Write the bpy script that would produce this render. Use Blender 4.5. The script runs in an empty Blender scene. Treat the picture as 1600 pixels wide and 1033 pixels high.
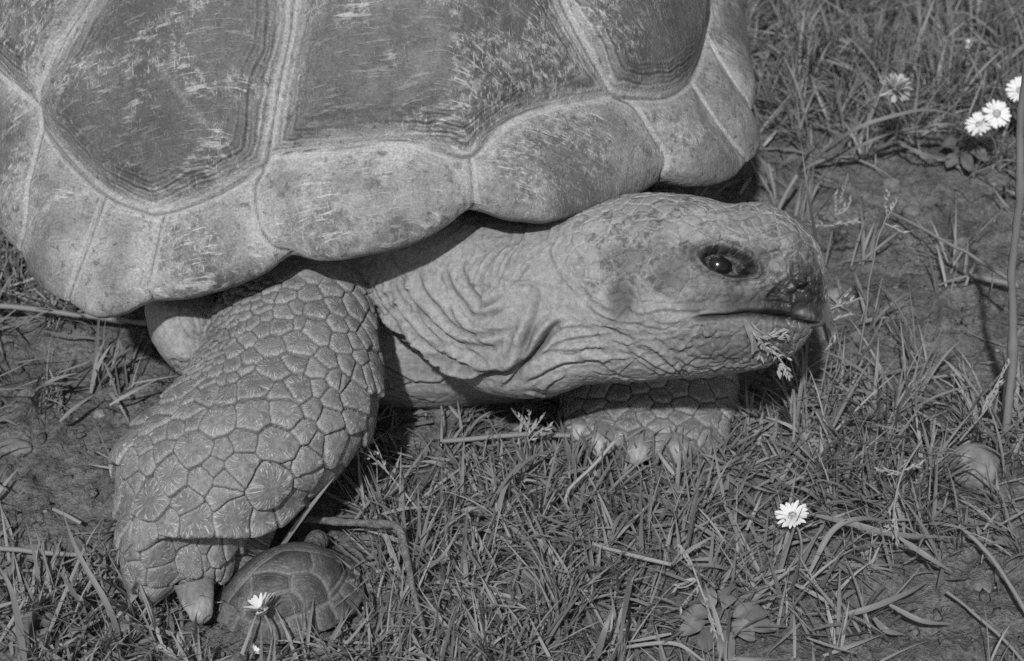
import bpy, math, random
import numpy as np
from mathutils import Vector, Matrix
from mathutils.bvhtree import BVHTree

random.seed(7); RNG = np.random.default_rng(7)
SC = bpy.context.scene
COL = SC.collection

# ------------------------------------------------------------------ camera
PITCH = math.radians(38); DIST = 1.2; FPX = 3200.0
CAM = np.array([0, -DIST*math.cos(PITCH), DIST*math.sin(PITCH)])
FWD = np.array([0, math.cos(PITCH), -math.sin(PITCH)])
UPV = np.array([0, math.sin(PITCH), math.cos(PITCH)])
cd = bpy.data.cameras.new('camera'); cam = bpy.data.objects.new('camera', cd); COL.objects.link(cam)
cam.location = CAM; cam.rotation_euler = (math.pi/2 - PITCH, 0, 0)
cd.lens = 72; cd.sensor_width = 36; cd.clip_start = 0.05; cd.clip_end = 500
cd.dof.use_dof = True; cd.dof.focus_distance = 1.01; cd.dof.aperture_fstop = 14
SC.camera = cam
# ------------------------------------------------------------------ light
SUN_EL, SUN_AZ = math.radians(50), math.radians(12)      # azimuth: degrees left of straight behind the camera
LDIR = Vector((-math.sin(SUN_AZ)*math.cos(SUN_EL), -math.cos(SUN_AZ)*math.cos(SUN_EL), math.sin(SUN_EL)))
w = bpy.data.worlds.new('World'); SC.world = w; w.use_nodes = True
nt = w.node_tree; nt.nodes.clear()
sky = nt.nodes.new('ShaderNodeTexSky'); sky.sky_type = 'NISHITA'; sky.sun_disc = False
sky.sun_elevation = SUN_EL; sky.sun_rotation = math.atan2(LDIR.x, LDIR.y)
bw = nt.nodes.new('ShaderNodeRGBToBW'); bg = nt.nodes.new('ShaderNodeBackground'); wo = nt.nodes.new('ShaderNodeOutputWorld')
nt.links.new(sky.outputs[0], bw.inputs[0]); nt.links.new(bw.outputs[0], bg.inputs[0]); nt.links.new(bg.outputs[0], wo.inputs[0])
bg.inputs[1].default_value = 0.10
sd = bpy.data.lights.new('sun', 'SUN'); sun = bpy.data.objects.new('sun', sd); COL.objects.link(sun)
sd.energy = 3.4; sd.angle = math.radians(1.5); sd.color = (1, 1, 1)
sun.rotation_euler = (-LDIR).to_track_quat('-Z', 'Y').to_euler()
SC.view_settings.view_transform = 'Standard'; SC.view_settings.look = 'None'
SC.view_settings.exposure = 0.34; SC.view_settings.gamma = 1; SC.view_settings.use_curve_mapping = False
SC.cycles.use_denoising = False

# ------------------------------------------------------------------ helpers
def ray(px, py):
    return FWD + (px-800)/FPX*np.array([1., 0, 0]) + (516.5-py)/FPX*UPV
def at_t(px, py, t): return CAM + t*ray(px, py)
def at_z(px, py, z=0.0):
    r = ray(px, py); return CAM + r*((z-CAM[2])/r[2])
def to_px(P):
    d = np.asarray(P) - CAM; t = d @ FWD
    return 800 + FPX*d[..., 0]/t, 516.5 - FPX*(d @ UPV)/t
def hashn(ix, iy, iz, seed):
    h = (ix*73856093) ^ (iy*19349663) ^ (iz*83492791) ^ (seed*2654435761)
    h &= 0xffffffff; h = ((h ^ (h >> 13))*1274126177) & 0xffffffff
    h = ((h ^ (h >> 16))*2246822519) & 0xffffffff
    return (h ^ (h >> 15))/4294967295.0
def vnoise(P, scale, seed=0):
    Q = P*scale + 1000.3; I = np.floor(Q).astype(np.int64); f = Q-I; f = f*f*f*(f*(f*6-15)+10)
    out = 0
    for a in (0, 1):
        wx = f[:, 0] if a else 1-f[:, 0]
        for b in (0, 1):
            wy = f[:, 1] if b else 1-f[:, 1]
            for c in (0, 1):
                wz = f[:, 2] if c else 1-f[:, 2]
                out = out + wx*wy*wz*hashn(I[:, 0]+a, I[:, 1]+b, I[:, 2]+c, seed)
    return out*2-1
def fbm(P, scale, oct=4, seed=0, rough=0.5):
    s = 0; a = 1; n = 0
    for k in range(oct):
        s = s + a*vnoise(P, scale*2**k, seed+17*k); n += a; a *= rough
    return s/n
def smooth(a, b, x):
    t = np.clip((x-a)/(b-a), 0, 1); return t*t*(3-2*t)
def np_mesh(name, V, F, smooth_=True):
    me = bpy.data.meshes.new(name); V = np.ascontiguousarray(V, dtype=np.float32); F = np.ascontiguousarray(F, dtype=np.int32)
    me.vertices.add(len(V)); me.vertices.foreach_set('co', V.ravel())
    me.loops.add(F.size); me.loops.foreach_set('vertex_index', F.ravel())
    me.polygons.add(len(F)); me.polygons.foreach_set('loop_start', np.arange(len(F), dtype=np.int32)*F.shape[1])
    me.update(calc_edges=True); me.validate()
    me.polygons.foreach_set('use_smooth', np.full(len(me.polygons), smooth_))
    return me
def attr(me, name, a):
    a = np.asarray(a, dtype=np.float32)
    if a.ndim == 2:
        me.attributes.new(name, 'FLOAT_VECTOR', 'POINT').data.foreach_set('vector', np.ascontiguousarray(a).ravel())
    else:
        me.attributes.new(name, 'FLOAT', 'POINT').data.foreach_set('value', a)
def link(name, me, m=None, parent=None, **props):
    o = bpy.data.objects.new(name, me); COL.objects.link(o)
    if m is not None and me is not None and not me.materials: me.materials.append(m)
    if parent is not None: o.parent = parent
    for k, v in props.items(): o[k] = v
    return o
def thing(name, label, category, group=None, loc=(0, 0, 0)):
    o = bpy.data.objects.new(name, None); COL.objects.link(o); o.location = loc
    o.empty_display_size = 0.02
    o['label'] = label; o['category'] = category
    if group: o['group'] = group
    return o
def child(name, V, F, m, parent, sm=True):
    """mesh given in world coordinates, parented to an unrotated Empty / object"""
    off = np.array(parent.matrix_world.translation) if parent.parent is None else np.zeros(3)
    off = np.array(parent.location) + (np.array(parent.parent.location) if parent.parent else 0)
    return link(name, np_mesh(name, np.asarray(V)-off, F, sm), m, parent)
def grid_faces(n, m, wrap_n=False, wrap_m=False):
    i = np.arange(n if wrap_n else n-1)[:, None]; j = np.arange(m if wrap_m else m-1)[None, :]
    i2 = (i+1) % n; j2 = (j+1) % m
    a = i*m+j; b = i2*m+j; c = i2*m+j2; d = i*m+j2
    return np.stack(np.broadcast_arrays(a, b, c, d), -1).reshape(-1, 4)
def catmull(pts, step):
    P = np.array(pts, float); out = []
    Q = np.vstack([2*P[0]-P[1], P, 2*P[-1]-P[-2]])
    for i in range(1, len(Q)-2):
        n = max(1, int(np.linalg.norm(Q[i+1]-Q[i])/step))
        for k in range(n):
            t = k/n; a, b, c, d = Q[i-1:i+3]
            out.append(.5*(2*b + (c-a)*t + (2*a-5*b+4*c-d)*t*t + (3*b-a-3*c+d)*t**3))
    out.append(P[-1]); return np.array(out)
def vert_normals(me):
    n = np.empty(len(me.vertices)*3, np.float32); me.vertex_normals.foreach_get('vector', n); return n.reshape(-1, 3).astype(float)
def coords(me):
    n = np.empty(len(me.vertices)*3, np.float32); me.vertices.foreach_get('co', n); return n.reshape(-1, 3).astype(float)
def make_bvh(V, F): return BVHTree.FromPolygons([tuple(v) for v in V.tolist()], F.tolist())
def cast(bvh, px, py):
    r = ray(px, py); L = np.linalg.norm(r); h = bvh.ray_cast(Vector(CAM), Vector(r/L))
    return None if h[0] is None else (np.array(h[0]), np.array(h[1]))
def project_line(bvh, pts, step=7):
    out = []
    for p in catmull(pts, step):
        h = cast(bvh, *p[:2])
        if h: out.append(np.r_[h[0], h[1]])
    return np.array(out)
def line_dist(V, L, reach, N=None):
    """distance from V to 3-D polyline L (rows: point, normal); also signed side and fraction along. Returns idx, d, side, frac"""
    lo = L[:, :3].min(0)-reach; hi = L[:, :3].max(0)+reach
    idx = np.nonzero(((V > lo) & (V < hi)).all(1))[0]
    P = V[idx]; best = np.full(len(idx), 1e9); side = np.zeros(len(idx)); fr = np.zeros(len(idx))
    for k in range(len(L)-1):
        a = L[k, :3]; b = L[k+1, :3]; ab = b-a; q = ab @ ab
        if q < 1e-12 or q > 0.02**2: continue
        t = np.clip(((P-a) @ ab)/q, 0, 1); c = P-(a+t[:, None]*ab); d = np.sqrt((c*c).sum(1))
        s = c @ np.cross(L[k, 3:], ab/math.sqrt(q))
        u = d < best; best[u] = d[u]; side[u] = s[u]; fr[u] = (k+t[u])/(len(L)-1)
    return idx, best, side, fr
def tube(path, rad, n=8, caps=True):
    P = np.array(path, float); R = np.broadcast_to(np.asarray(rad, float), (len(P),))
    T = np.gradient(P, axis=0); T /= np.linalg.norm(T, axis=1)[:, None]+1e-12
    up = np.array([.123, .31, .94]); up = up - T[0]*(up @ T[0]); up /= np.linalg.norm(up)
    rows = []
    for k in range(len(P)):
        up = up - T[k]*(up @ T[k]); up /= np.linalg.norm(up); s = np.cross(T[k], up)
        a = np.arange(n)*2*math.pi/n
        rows.append(P[k] + R[k]*(np.cos(a)[:, None]*up + np.sin(a)[:, None]*s))
    V = np.vstack(rows); F = grid_faces(len(P), n, False, True)
    return V, F
def cat(parts):
    Vs, Fs, o = [], [], 0
    for V, F in parts:
        Vs.append(V); Fs.append(F+o); o += len(V)
    return np.vstack(Vs), np.vstack(Fs)

# ------------------------------------------------------------------ node helper: everything is a grey scalar
class NB:
    def __init__(s, name):
        s.m = bpy.data.materials.new(name); s.m.use_nodes = True; s.t = s.m.node_tree; s.t.nodes.clear()
        s.out = s.n('ShaderNodeOutputMaterial'); s.b = s.n('ShaderNodeBsdfPrincipled'); s.t.links.new(s.b.outputs[0], s.out.inputs[0])
        s.co = s.n('ShaderNodeTexCoord').outputs['Object']
    def n(s, k): return s.t.nodes.new(k)
    def put(s, sock, v):
        if hasattr(v, 'is_linked') or isinstance(v, bpy.types.NodeSocket): s.t.links.new(v, sock)
        else: sock.default_value = v
    def M(s, op, a, b=0.0, c=None):
        n = s.n('ShaderNodeMath'); n.operation = op; s.put(n.inputs[0], a); s.put(n.inputs[1], b)
        if c is not None: s.put(n.inputs[2], c)
        return n.outputs[0]
    def add(s, a, b): return s.M('ADD', a, b)
    def mul(s, a, b): return s.M('MULTIPLY', a, b)
    def mix(s, f, a, b):
        n = s.n('ShaderNodeMix'); n.data_type = 'FLOAT'; s.put(n.inputs[0], f); s.put(n.inputs[2], a); s.put(n.inputs[3], b); return n.outputs[0]
    def rng(s, v, a, b, c=0.0, d=1.0, soft=True):
        n = s.n('ShaderNodeMapRange'); n.interpolation_type = 'SMOOTHSTEP' if soft else 'LINEAR'
        s.put(n.inputs[0], v)
        for i, x in zip((1, 2, 3, 4), (a, b, c, d)): n.inputs[i].default_value = x
        return n.outputs[0]
    def vec(s, v=None, scale=(1, 1, 1), rot=(0, 0, 0)):
        n = s.n('ShaderNodeMapping'); s.put(n.inputs[0], v or s.co); n.inputs[2].default_value = rot; n.inputs[3].default_value = scale; return n.outputs[0]
    def warp(s, amt, scale, v=None):
        n = s.n('ShaderNodeTexNoise'); n.inputs['Scale'].default_value = scale; n.inputs['Detail'].default_value = 3; s.put(n.inputs[0], v or s.co)
        a = s.n('ShaderNodeVectorMath'); a.operation = 'MULTIPLY_ADD'; s.put(a.inputs[0], n.outputs['Color']); a.inputs[1].default_value = (amt,)*3; s.put(a.inputs[2], v or s.co)
        return a.outputs[0]
    def noise(s, scale, detail=4, rough=.55, v=None, dist=0.0):
        n = s.n('ShaderNodeTexNoise'); s.put(n.inputs[0], v or s.co); n.inputs['Scale'].default_value = scale
        n.inputs['Detail'].default_value = detail; n.inputs['Roughness'].default_value = rough; n.inputs['Distortion'].default_value = dist
        return n.outputs['Fac']
    def voro(s, scale, feat='DISTANCE_TO_EDGE', v=None, rnd=1.0):
        n = s.n('ShaderNodeTexVoronoi'); n.feature = feat; s.put(n.inputs['Vector'], v or s.co); n.inputs['Scale'].default_value = scale
        n.inputs['Randomness'].default_value = rnd; return n.outputs['Distance']
    def at(s, name, out='Fac'):
        n = s.n('ShaderNodeAttribute'); n.attribute_name = name; return n.outputs[out]
    def bump(s, h, dist, strength=1.0, nrm=None):
        n = s.n('ShaderNodeBump'); n.inputs['Strength'].default_value = strength; n.inputs['Distance'].default_value = dist
        s.put(n.inputs['Height'], h)
        if nrm is not None: s.put(n.inputs['Normal'], nrm)
        return n.outputs[0]
    def done(s, col, rough=.8, nrm=None, spec=.3):
        s.put(s.b.inputs['Base Color'], col if not isinstance(col, float) else (col, col, col, 1))
        s.put(s.b.inputs['Roughness'], rough); s.b.inputs['Specular IOR Level'].default_value = spec
        if nrm is not None: s.put(s.b.inputs['Normal'], nrm)
        return s.m

# ---- ground material
b = NB('soil')
n2 = b.noise(45, 5, .7); n3 = b.noise(380, 3, .75)
c = b.mul(.105, b.rng(n2, .25, .75, .6, 1.45)); c = b.mul(c, b.rng(n3, .25, .75, .6, 1.45))
M_SOIL = b.done(c, .95, b.bump(b.add(n2, b.mul(n3, .5)), .006, 1.0), .15)

# ---- shell
def shell_mat(name, base=1.0, k=1.0, pale=1.0):
    b = NB(name); d = b.at('seam'); up = b.at('upper'); tone = b.at('tone'); rc = b.at('ringc'); patch = b.at('patch')
    sc1 = b.noise(1, 2, .6, b.vec(None, (60*k, 900*k, 160*k), (0, .4, .9))); sc2 = b.noise(1, 2, .6, b.vec(None, (950*k, 500*k, 60*k), (.5, .6, .3)))
    speck = b.noise(210*k, 5, .78); fine = b.noise(800, 2, .7)
    scr = b.M('MAXIMUM', b.rng(sc1, .54, .68), b.rng(sc2, .56, .70))
    near = b.mul(b.rng(d, .003/k, .026/k, 1, 0), b.at('ringm'))
    rings = b.M('SINE', b.mul(rc, 2*math.pi/(.0024/k))); rings2 = b.M('SINE', b.mul(rc, 2*math.pi/(.0041/k)))
    c = b.mul(b.mix(up, b.mix(b.rng(d, .003/k, .02/k), .215*base, .150*base), .078*base), tone)
    sp = b.mul(b.rng(speck, .46, .66), b.add(.12, b.mul(patch, .88)))
    c = b.mix(b.mul(sp, .62), c, .31*base)
    c = b.mix(b.mul(scr, b.mix(patch, .22, .75)), c, .34*base)
    c = b.mix(b.mul(b.rng(speck, .47, .34), .75), c, .055*base)
    c = b.mul(c, b.add(1.0, b.mul(b.mul(b.add(rings, rings2), near), b.mix(up, .07, .33))))
    c = b.mix(b.rng(b.M('ABSOLUTE', b.add(d, -.0016/k)), .0004/k, .0016/k, .55*pale, 0), c, .32*base)
    c = b.mix(b.rng(d, .0002/k, .0009/k, .7, 0), c, .08*base)
    c = b.mul(c, b.rng(fine, .25, .75, .75, 1.25))
    h = b.add(b.mul(speck, .45), b.add(b.mul(fine, .2), b.mul(scr, .18))); h = b.add(h, b.mul(b.mul(b.add(rings, b.mul(rings2, .8)), near), b.mix(up, .03, .20)))
    return b.done(c, .62, b.bump(h, .0016/k, .7), .35)
M_SHELL = shell_mat('tortoise_shell'); M_BABY = shell_mat('young_tortoise_shell', .50, 2.5, .6)

# ---- skin
def skin_mat(name):
    b = NB(name); e = b.at('edge'); sc = b.at('scaled'); tone = b.at('tone'); cr = b.at('cellrad'); cv = b.at('cellvec', 'Vector'); cid = b.at('cellid'); fs = b.at('fine')
    cre = b.at('crease'); e2 = b.at('edge2')
    vein_v = b.n('ShaderNodeVectorMath'); vein_v.operation = 'NORMALIZE'; b.put(vein_v.inputs[0], cv)
    vv = b.n('ShaderNodeVectorMath'); vv.operation = 'MULTIPLY_ADD'; b.put(vv.inputs[0], vein_v.outputs[0]); vv.inputs[1].default_value = (2.7,)*3
    cx = b.n('ShaderNodeCombineXYZ'); b.put(cx.inputs[0], b.mul(cid, 37.0)); b.put(cx.inputs[1], b.mul(cr, .28)); b.put(vv.inputs[2], cx.outputs[0])
    vn = b.noise(1.7, 2, .6, vv.outputs[0]); vein = b.M('ABSOLUTE', b.add(vn, -.5))
    vein = b.mul(b.rng(vein, .008, .055, 1, 0), b.rng(cr, .12, .5))
    n2 = b.noise(330, 3, .65); n3 = b.noise(1000, 2, .7)
    plate = b.mul(b.add(.110, b.mul(cid, .06)), b.rng(n2, .25, .75, .72, 1.28))
    plate = b.mix(b.mul(vein, .85), plate, .35)
    plate = b.mix(b.rng(e, .0, .0024, .8, 0), plate, .27)          # pale rim of each plate
    skin = b.mul(.205, b.rng(n2, .25, .75, .78, 1.22))
    dots = b.mul(b.rng(e2, .0005, .0011), b.rng(n2, .42, .58))
    skin = b.mix(b.mul(fs, b.mul(dots, b.at('mott'))), skin, .055)
    skin = b.mix(b.mul(fs, b.mul(b.rng(e2, .0009, .0004), .35)), skin, .27)
    skin = b.mix(b.mul(b.rng(e2, .0, .00045, .7, 0), fs), skin, .09)
    c = b.mix(sc, skin, plate)
    c = b.mix(b.mul(b.rng(e, .0, .0008, .85, 0), sc), c, .06)
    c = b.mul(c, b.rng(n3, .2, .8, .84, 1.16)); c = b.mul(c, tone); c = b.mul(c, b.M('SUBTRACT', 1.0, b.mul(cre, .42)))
    h = b.add(b.mul(n2, .55), b.add(b.mul(n3, .16), b.mul(b.rng(e2, 0, .0008), b.mix(fs, .05, .5))))
    h = b.add(h, b.mul(b.mul(sc, vein), .35))
    return b.done(c, b.at('gloss'), b.bump(h, .0011, .8), .35)
M_SKIN = skin_mat('tortoise_skin')
b = NB('young_skin'); n = b.noise(500, 3, .6); v = b.voro(420, 'F1'); M_YSKIN = b.done(b.rng(n, .3, .7, .06, .13), .8, b.bump(b.add(n, v), .0012, .8), .3)
b = NB('claw_horn'); n = b.noise(1, 4, .6, b.vec(None, (500, 500, 120))); n2 = b.noise(90, 4)
M_CLAW = b.done(b.mul(b.mix(b.at('tip'), .12, .24), b.add(b.rng(n, .2, .8, .7, 1.3), b.rng(n2, .3, .7, -.15, .15))), .6, b.bump(n, .0012, .7), .3)
b = NB('wet_eye'); r = b.at('rad')
M_EYE = b.done(b.mix(b.rng(r, .30, .46), .006, b.mix(b.rng(r, .62, .7), .012, .03)), .16, None, .4)

def leaf_mat(name, lo, hi, rough=.55):
    b = NB(name); cid = b.at('bid'); al = b.at('along')
    c = b.mul(b.mix(cid, lo, hi), b.mix(al, 1.12, .9))
    m = b.done(c, rough, None, .35)
    tr = b.n('ShaderNodeBsdfTranslucent'); b.put(tr.inputs[0], c); ms = b.n('ShaderNodeMixShader'); ms.inputs[0].default_value = .22
    b.t.links.new(b.b.outputs[0], ms.inputs[1]); b.t.links.new(tr.outputs[0], ms.inputs[2]); b.t.links.new(ms.outputs[0], b.out.inputs[0])
    return m
M_GRASS = leaf_mat('grass_blades', .095, .25); M_STRAW = leaf_mat('dry_straw', .14, .30, .7)
M_LEAF = leaf_mat('broad_leaf', .085, .16, .6)
b = NB('stone'); n1 = b.noise(120, 5, .65); n2 = b.noise(700, 3, .6)
M_STONE = b.done(b.mul(b.rng(n1, .3, .7, .085, .16), b.rng(n2, .25, .75, .8, 1.2)), .85, b.bump(b.add(n1, b.mul(n2, .4)), .002, .6), .25)
b = NB('pale_stone'); n1 = b.noise(120, 5, .65)
M_PALE = b.done(b.rng(n1, .3, .7, .11, .20), .85, b.bump(n1, .001, .6), .25)
b = NB('twig_bark'); n1 = b.noise(1, 4, .65, b.vec(None, (300, 300, 300))); n2 = b.noise(900, 3)
M_TWIG = b.done(b.mul(b.rng(n1, .3, .7, .07, .16), b.rng(n2, .3, .7, .75, 1.25)), .85, b.bump(b.add(n1, n2), .0012, .8), .25)
b = NB('daisy_petal'); M_PETAL = b.done(.54, .6, None, .2)
b = NB('faded_petal'); M_FUZZ = b.done(.34, .7, None, .2)
b = NB('daisy_disc'); n = b.noise(900, 3); M_DISC = b.done(b.rng(b.voro(700, 'F1'), .1, .6, .48, .25), .8, b.bump(b.voro(900, 'F1'), .0008, 1), .3)

exec_marker = 0
# ================================================================== GROUND
def ground_z(x, y):
    P = np.stack([np.asarray(x, float), np.asarray(y, float), np.zeros(np.shape(x))], -1).reshape(-1, 3)
    z = .007*fbm(P, 7, 3, 3) + .0055*fbm(P, 32, 4, 5, .6) - .005
    clod = np.maximum(0, fbm(P, 85, 3, 9)-.05)
    z = z + .0095*clod + .0016*vnoise(P, 210, 77)
    far = smooth(.9, 2.5, np.hypot(P[:, 0], P[:, 1])); 
    return (z*(1-far)).reshape(np.shape(x))
def stretch(n, half, far):
    u = np.linspace(-half, half, n); k = np.geomspace(half+.01, far, 22); return np.r_[-k[::-1], u, k]
gx = stretch(430, .52, 150); gy = stretch(510, .62, 150)
X, Y = np.meshgrid(gx, gy, indexing='ij'); Y = Y + 0.12
Z = ground_z(X, Y)
V = np.stack([X, Y, Z], -1).reshape(-1, 3)
me = np_mesh('ground', V, grid_faces(len(gx), len(gy)))
link('ground', me, M_SOIL, kind='structure')

# ================================================================== CARAPACE
AXA = np.array([-.342, .940]); AXB = np.array([.940, .342]); FR = np.array([-.018, -.100]); CEN = (0.0, .29)
def loc_ba(P): d = P[:2]-FR; return d @ AXB, d @ AXA
RIM = [(-40,262,.13),(0,335,.125),(20,385,.122),(55,432,.118),(100,477,.115),(145,496,.113),(190,490,.114),(222,481,.116),(236,473,.118),(250,474,.118),(300,462,.121),
 (380,438,.128),(435,418,.134),(455,403,.137),(472,408,.138),(500,408,.140),(560,398,.145),(640,378,.152),(700,352,.158),(725,338,.161),(740,330,.162),(755,336,.162),(790,342,.160),(850,345,.156),
 (920,326,.150),(990,304,.142),(1020,295,.139),(1035,288,.138),(1048,292,.136),(1080,293,.132),(1130,285,.126),(1172,262,.12),(1182,238,.12),(1174,190,.125),(1160,110,.13),(1146,40,.135),(1135,-20,.138)]
SUL = [(-40,70,.20),(0,118,.198),(52,163,.192),(62,200,.188),(110,255,.172),(165,303,.160),(215,325,.156),(250,331,.156),(330,305,.166),(415,258,.180),(500,236,.188),(560,228,.191),(620,222,.193),(680,232,.192),(733,243,.190),
 (770,210,.194),(810,182,.198),(870,163,.197),(960,148,.192),(1000,152,.186),(1050,148,.178),(1085,122,.172),(1102,80,.168),(1110,40,.168),(1113,-10,.170)]
def polar(lst, back):
    out = []
    for px, py, z in lst:
        P = at_z(px, py, z); bb, aa = loc_ba(P); bb -= CEN[0]; aa -= CEN[1]
        out.append((math.atan2(bb, -aa), math.hypot(bb, aa), z))
    for bb, aa, z in back: out.append((math.atan2(bb-CEN[0], -(aa-CEN[1])), math.hypot(bb-CEN[0], aa-CEN[1]), z))
    out.sort(); return np.array(out)
BR = [(.247,.30,.14),(.240,.39,.14),(.21,.48,.135),(.14,.55,.13),(0,.585,.13),(-.14,.55,.13),(-.21,.48,.135),(-.242,.39,.14),(-.25,.30,.14),(-.244,.23,.135)]
BQ = [(.222,.30,.185),(.215,.38,.185),(.185,.46,.185),(.12,.52,.18),(0,.545,.18),(-.12,.52,.18),(-.185,.46,.185),(-.215,.38,.185),(-.228,.30,.195),(-.225,.23,.20)]
PR = polar(RIM, BR); PQ = polar(SUL, BQ)
phi_f = np.linspace(-1.25, 1.25, 700); phi_b = np.linspace(1.25, 2*math.pi-1.25, 120)[1:-1]
PHI = np.r_[phi_f, phi_b]
def pinterp(T, col, sm):
    ph = T[:, 0]; x = np.r_[ph-2*math.pi, ph, ph+2*math.pi]; y = np.tile(T[:, col], 3)
    fine = np.linspace(-2*math.pi, 2*math.pi, 6001); v = np.interp(fine, x, y)
    k = np.exp(-.5*(np.arange(-60, 61)*(4*math.pi/6000)/sm)**2); k /= k.sum(); v = np.convolve(np.pad(v, 60, mode='edge'), k, 'valid')
    return np.interp((PHI+math.pi) % (2*math.pi)-math.pi, fine, v)
rR, zR, rQ, zQ = pinterp(PR, 1, .007), pinterp(PR, 2, .02), pinterp(PQ, 1, .03), pinterp(PQ, 2, .04)
dirs = np.sin(PHI)[:, None]*AXB + -np.cos(PHI)[:, None]*AXA      # horizontal, outwards
cen2 = FR + CEN[0]*AXB + CEN[1]*AXA
ZTOP = .40
def sh_pt(r, z): return np.concatenate([cen2 + dirs*np.asarray(r)[:, None], np.broadcast_to(z, (len(PHI),))[:, None]], 1)
rows = [sh_pt(rR-.12, zR+.03), sh_pt(rR-.06, zR+.020), sh_pt(rR-.025, zR+.006), sh_pt(rR-.012, zR+.000), sh_pt(rR-.006, zR-.002), sh_pt(rR-.0025, zR-.0022)]
for u in np.linspace(0, 1, 90)**.9:
    r = rR+(rQ-rR)*u; z = zR+(zQ-zR)*u
    bul = .0085*math.sin(math.pi*u**.62) if u > 0 else 0
    rows.append(sh_pt(r+bul*.85, z+bul*.30))
for s in np.linspace(0, 1, 200)[1:]**1.2:
    hgt = (1-(1-s)**2.3)**.92
    rows.append(sh_pt(rQ*(1-s*.999), zQ+(ZTOP-zQ)*hgt))
SV = np.stack(rows, 1); nP, nS = SV.shape[:2]; SV = SV.reshape(-1, 3)
SF = grid_faces(nP, nS, True, False)[:, ::-1]
rowid = np.tile(np.arange(nS), nP)
upper_raw = (rowid >= 96).astype(float)
sme = np_mesh('tmp_shell', SV, SF); SN = vert_normals(sme); bpy.data.meshes.remove(sme)
if SN[nS*350+140] @ np.array([0, -.6, .8]) < 0: SN = -SN; SF = SF[:, ::-1]
bvh_shell = make_bvh(SV, SF)
SEAMS = [[(-60,70),(0,118),(52,163),(62,200)], [(52,163),(60,130),(90,70),(137,0),(190,-90),(240,-190)],
 [(62,200),(52,240),(38,290),(33,350),(24,388),(20,400)], [(62,200),(110,255),(165,303),(215,325),(250,331),(330,305),(415,258)],
 [(415,258),(425,190),(437,120),(450,60),(456,0),(465,-100),(480,-190)],
 [(415,258),(425,245),(500,236),(560,228),(620,222),(680,232),(733,243),(770,210),(810,182),(870,163),(960,148)],
 [(960,148),(930,95),(900,40),(880,0),(850,-90),(820,-190)], [(960,148),(1000,152),(1050,148),(1085,122),(1102,80),(1110,40),(1113,0),(1100,-100),(1060,-190)],
 [(165,303),(140,370),(110,446),(100,477),(97,492)], [(252,332),(238,400),(230,450),(237,471),(238,485)], [(410,262),(395,295),(403,350),(422,382),(452,400),(462,414)],
 [(734,244),(738,290),(740,328),(740,342)], [(960,148),(995,165),(1028,215),(1044,250),(1037,282),(1033,300)], [(1085,122),(1120,180),(1160,232),(1174,252),(1186,266)],
 [(1108,50),(1130,90),(1152,125),(1172,150)], [(240,-190),(480,-190),(820,-190),(1060,-190)], [(-60,70),(-52,160),(-44,262),(-44,280)], [(240,-190),(60,-175),(-110,-70),(-60,70)]]
d_seam = np.full(len(SV), .1)
for k, s in enumerate(SEAMS):
    L = project_line(bvh_shell, s, 5)
    if len(L) < 2: print('seam missed', k); continue
    if k in (2, 8, 9, 10, 11, 12, 13, 14, 16):            # carry the seam round the lip of the rim
        i_ = int(np.argmin(((SV-L[-1, :3])**2).sum(1))); ext = SV[i_//nS*nS+4:i_+1][::-1][::3]; L = np.vstack([L, np.c_[ext, np.repeat(L[-1:, 3:], len(ext), 0)]])
    idx, d, sd_, fr = line_dist(SV, L, .06); ok = d < d_seam[idx]; d_seam[idx[ok]] = d[ok]
# relief
disp = -.0017*np.exp(-(d_seam/.0011)**2) + .0042*(1-np.exp(-(d_seam/.011)**2))*np.where(upper_raw > 0, 1.2, .55) - .0025
wob = .003*vnoise(SV, 40, 4)
ringmask = np.exp(-(d_seam/.016)**2)*upper_raw
disp += .00033*np.sin((d_seam+wob)*2*math.pi/.0042)*ringmask + .0011*fbm(SV, 30, 4, 2) + .00025*fbm(SV, 220, 2, 8)
disp *= np.where(rowid < 5, .2, 1)
seam_c = .0016*(1-np.exp(-(d_seam/.02)**2))
SV2 = SV + SN*(disp+seam_c)[:, None]
tone = np.ones(len(SV))
ppx, ppy = to_px(SV)
tone *= 1-.15*np.exp(-(((ppx-230)/170)**2+((ppy-190)/130)**2))*upper_raw      # the dark worn shield at left
tone *= 1+.45*fbm(SV, 18, 4, 12)
tone *= 1+.60*fbm(SV, 60, 5, 14, .68)
tone *= 1-.38*smooth(-.05, .35, fbm(SV, 24, 4, 44, .6))*(1-upper_raw)*smooth(.003, .012, d_seam)
patch = smooth(-.08, .25, fbm(SV+.02*vnoise(SV, 30, 3)[:, None], 26, 4, 15, .62))
ringc = d_seam + .0030*vnoise(SV, 40, 4) + .0012*vnoise(SV, 150, 6)
L = project_line(bvh_shell, [(246,92),(270,125),(300,165),(330,198)], 6); idx, d_, s_, f_ = line_dist(SV, L, .01); tone[idx] *= 1+.9*np.exp(-(d_/.0010)**2)
for cx_, cy_, rx_, ry_, k_ in [(240,215,45,40,.45),(200,120,40,25,.3),(560,330,110,40,.15),(830,90,130,60,.4),(650,30,160,50,.5),(60,60,60,50,.3),(850,240,90,50,.25),(130,340,40,25,-.25),(1000,60,70,70,-.12),(600,330,60,30,-.12),(930,270,70,30,-.2),(380,390,60,25,.3)]:
    tone *= 1+k_*np.exp(-((ppx-cx_)/rx_)**2-((ppy-cy_)/ry_)**2)*(.6+.8*vnoise(SV, 120, 19))
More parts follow.
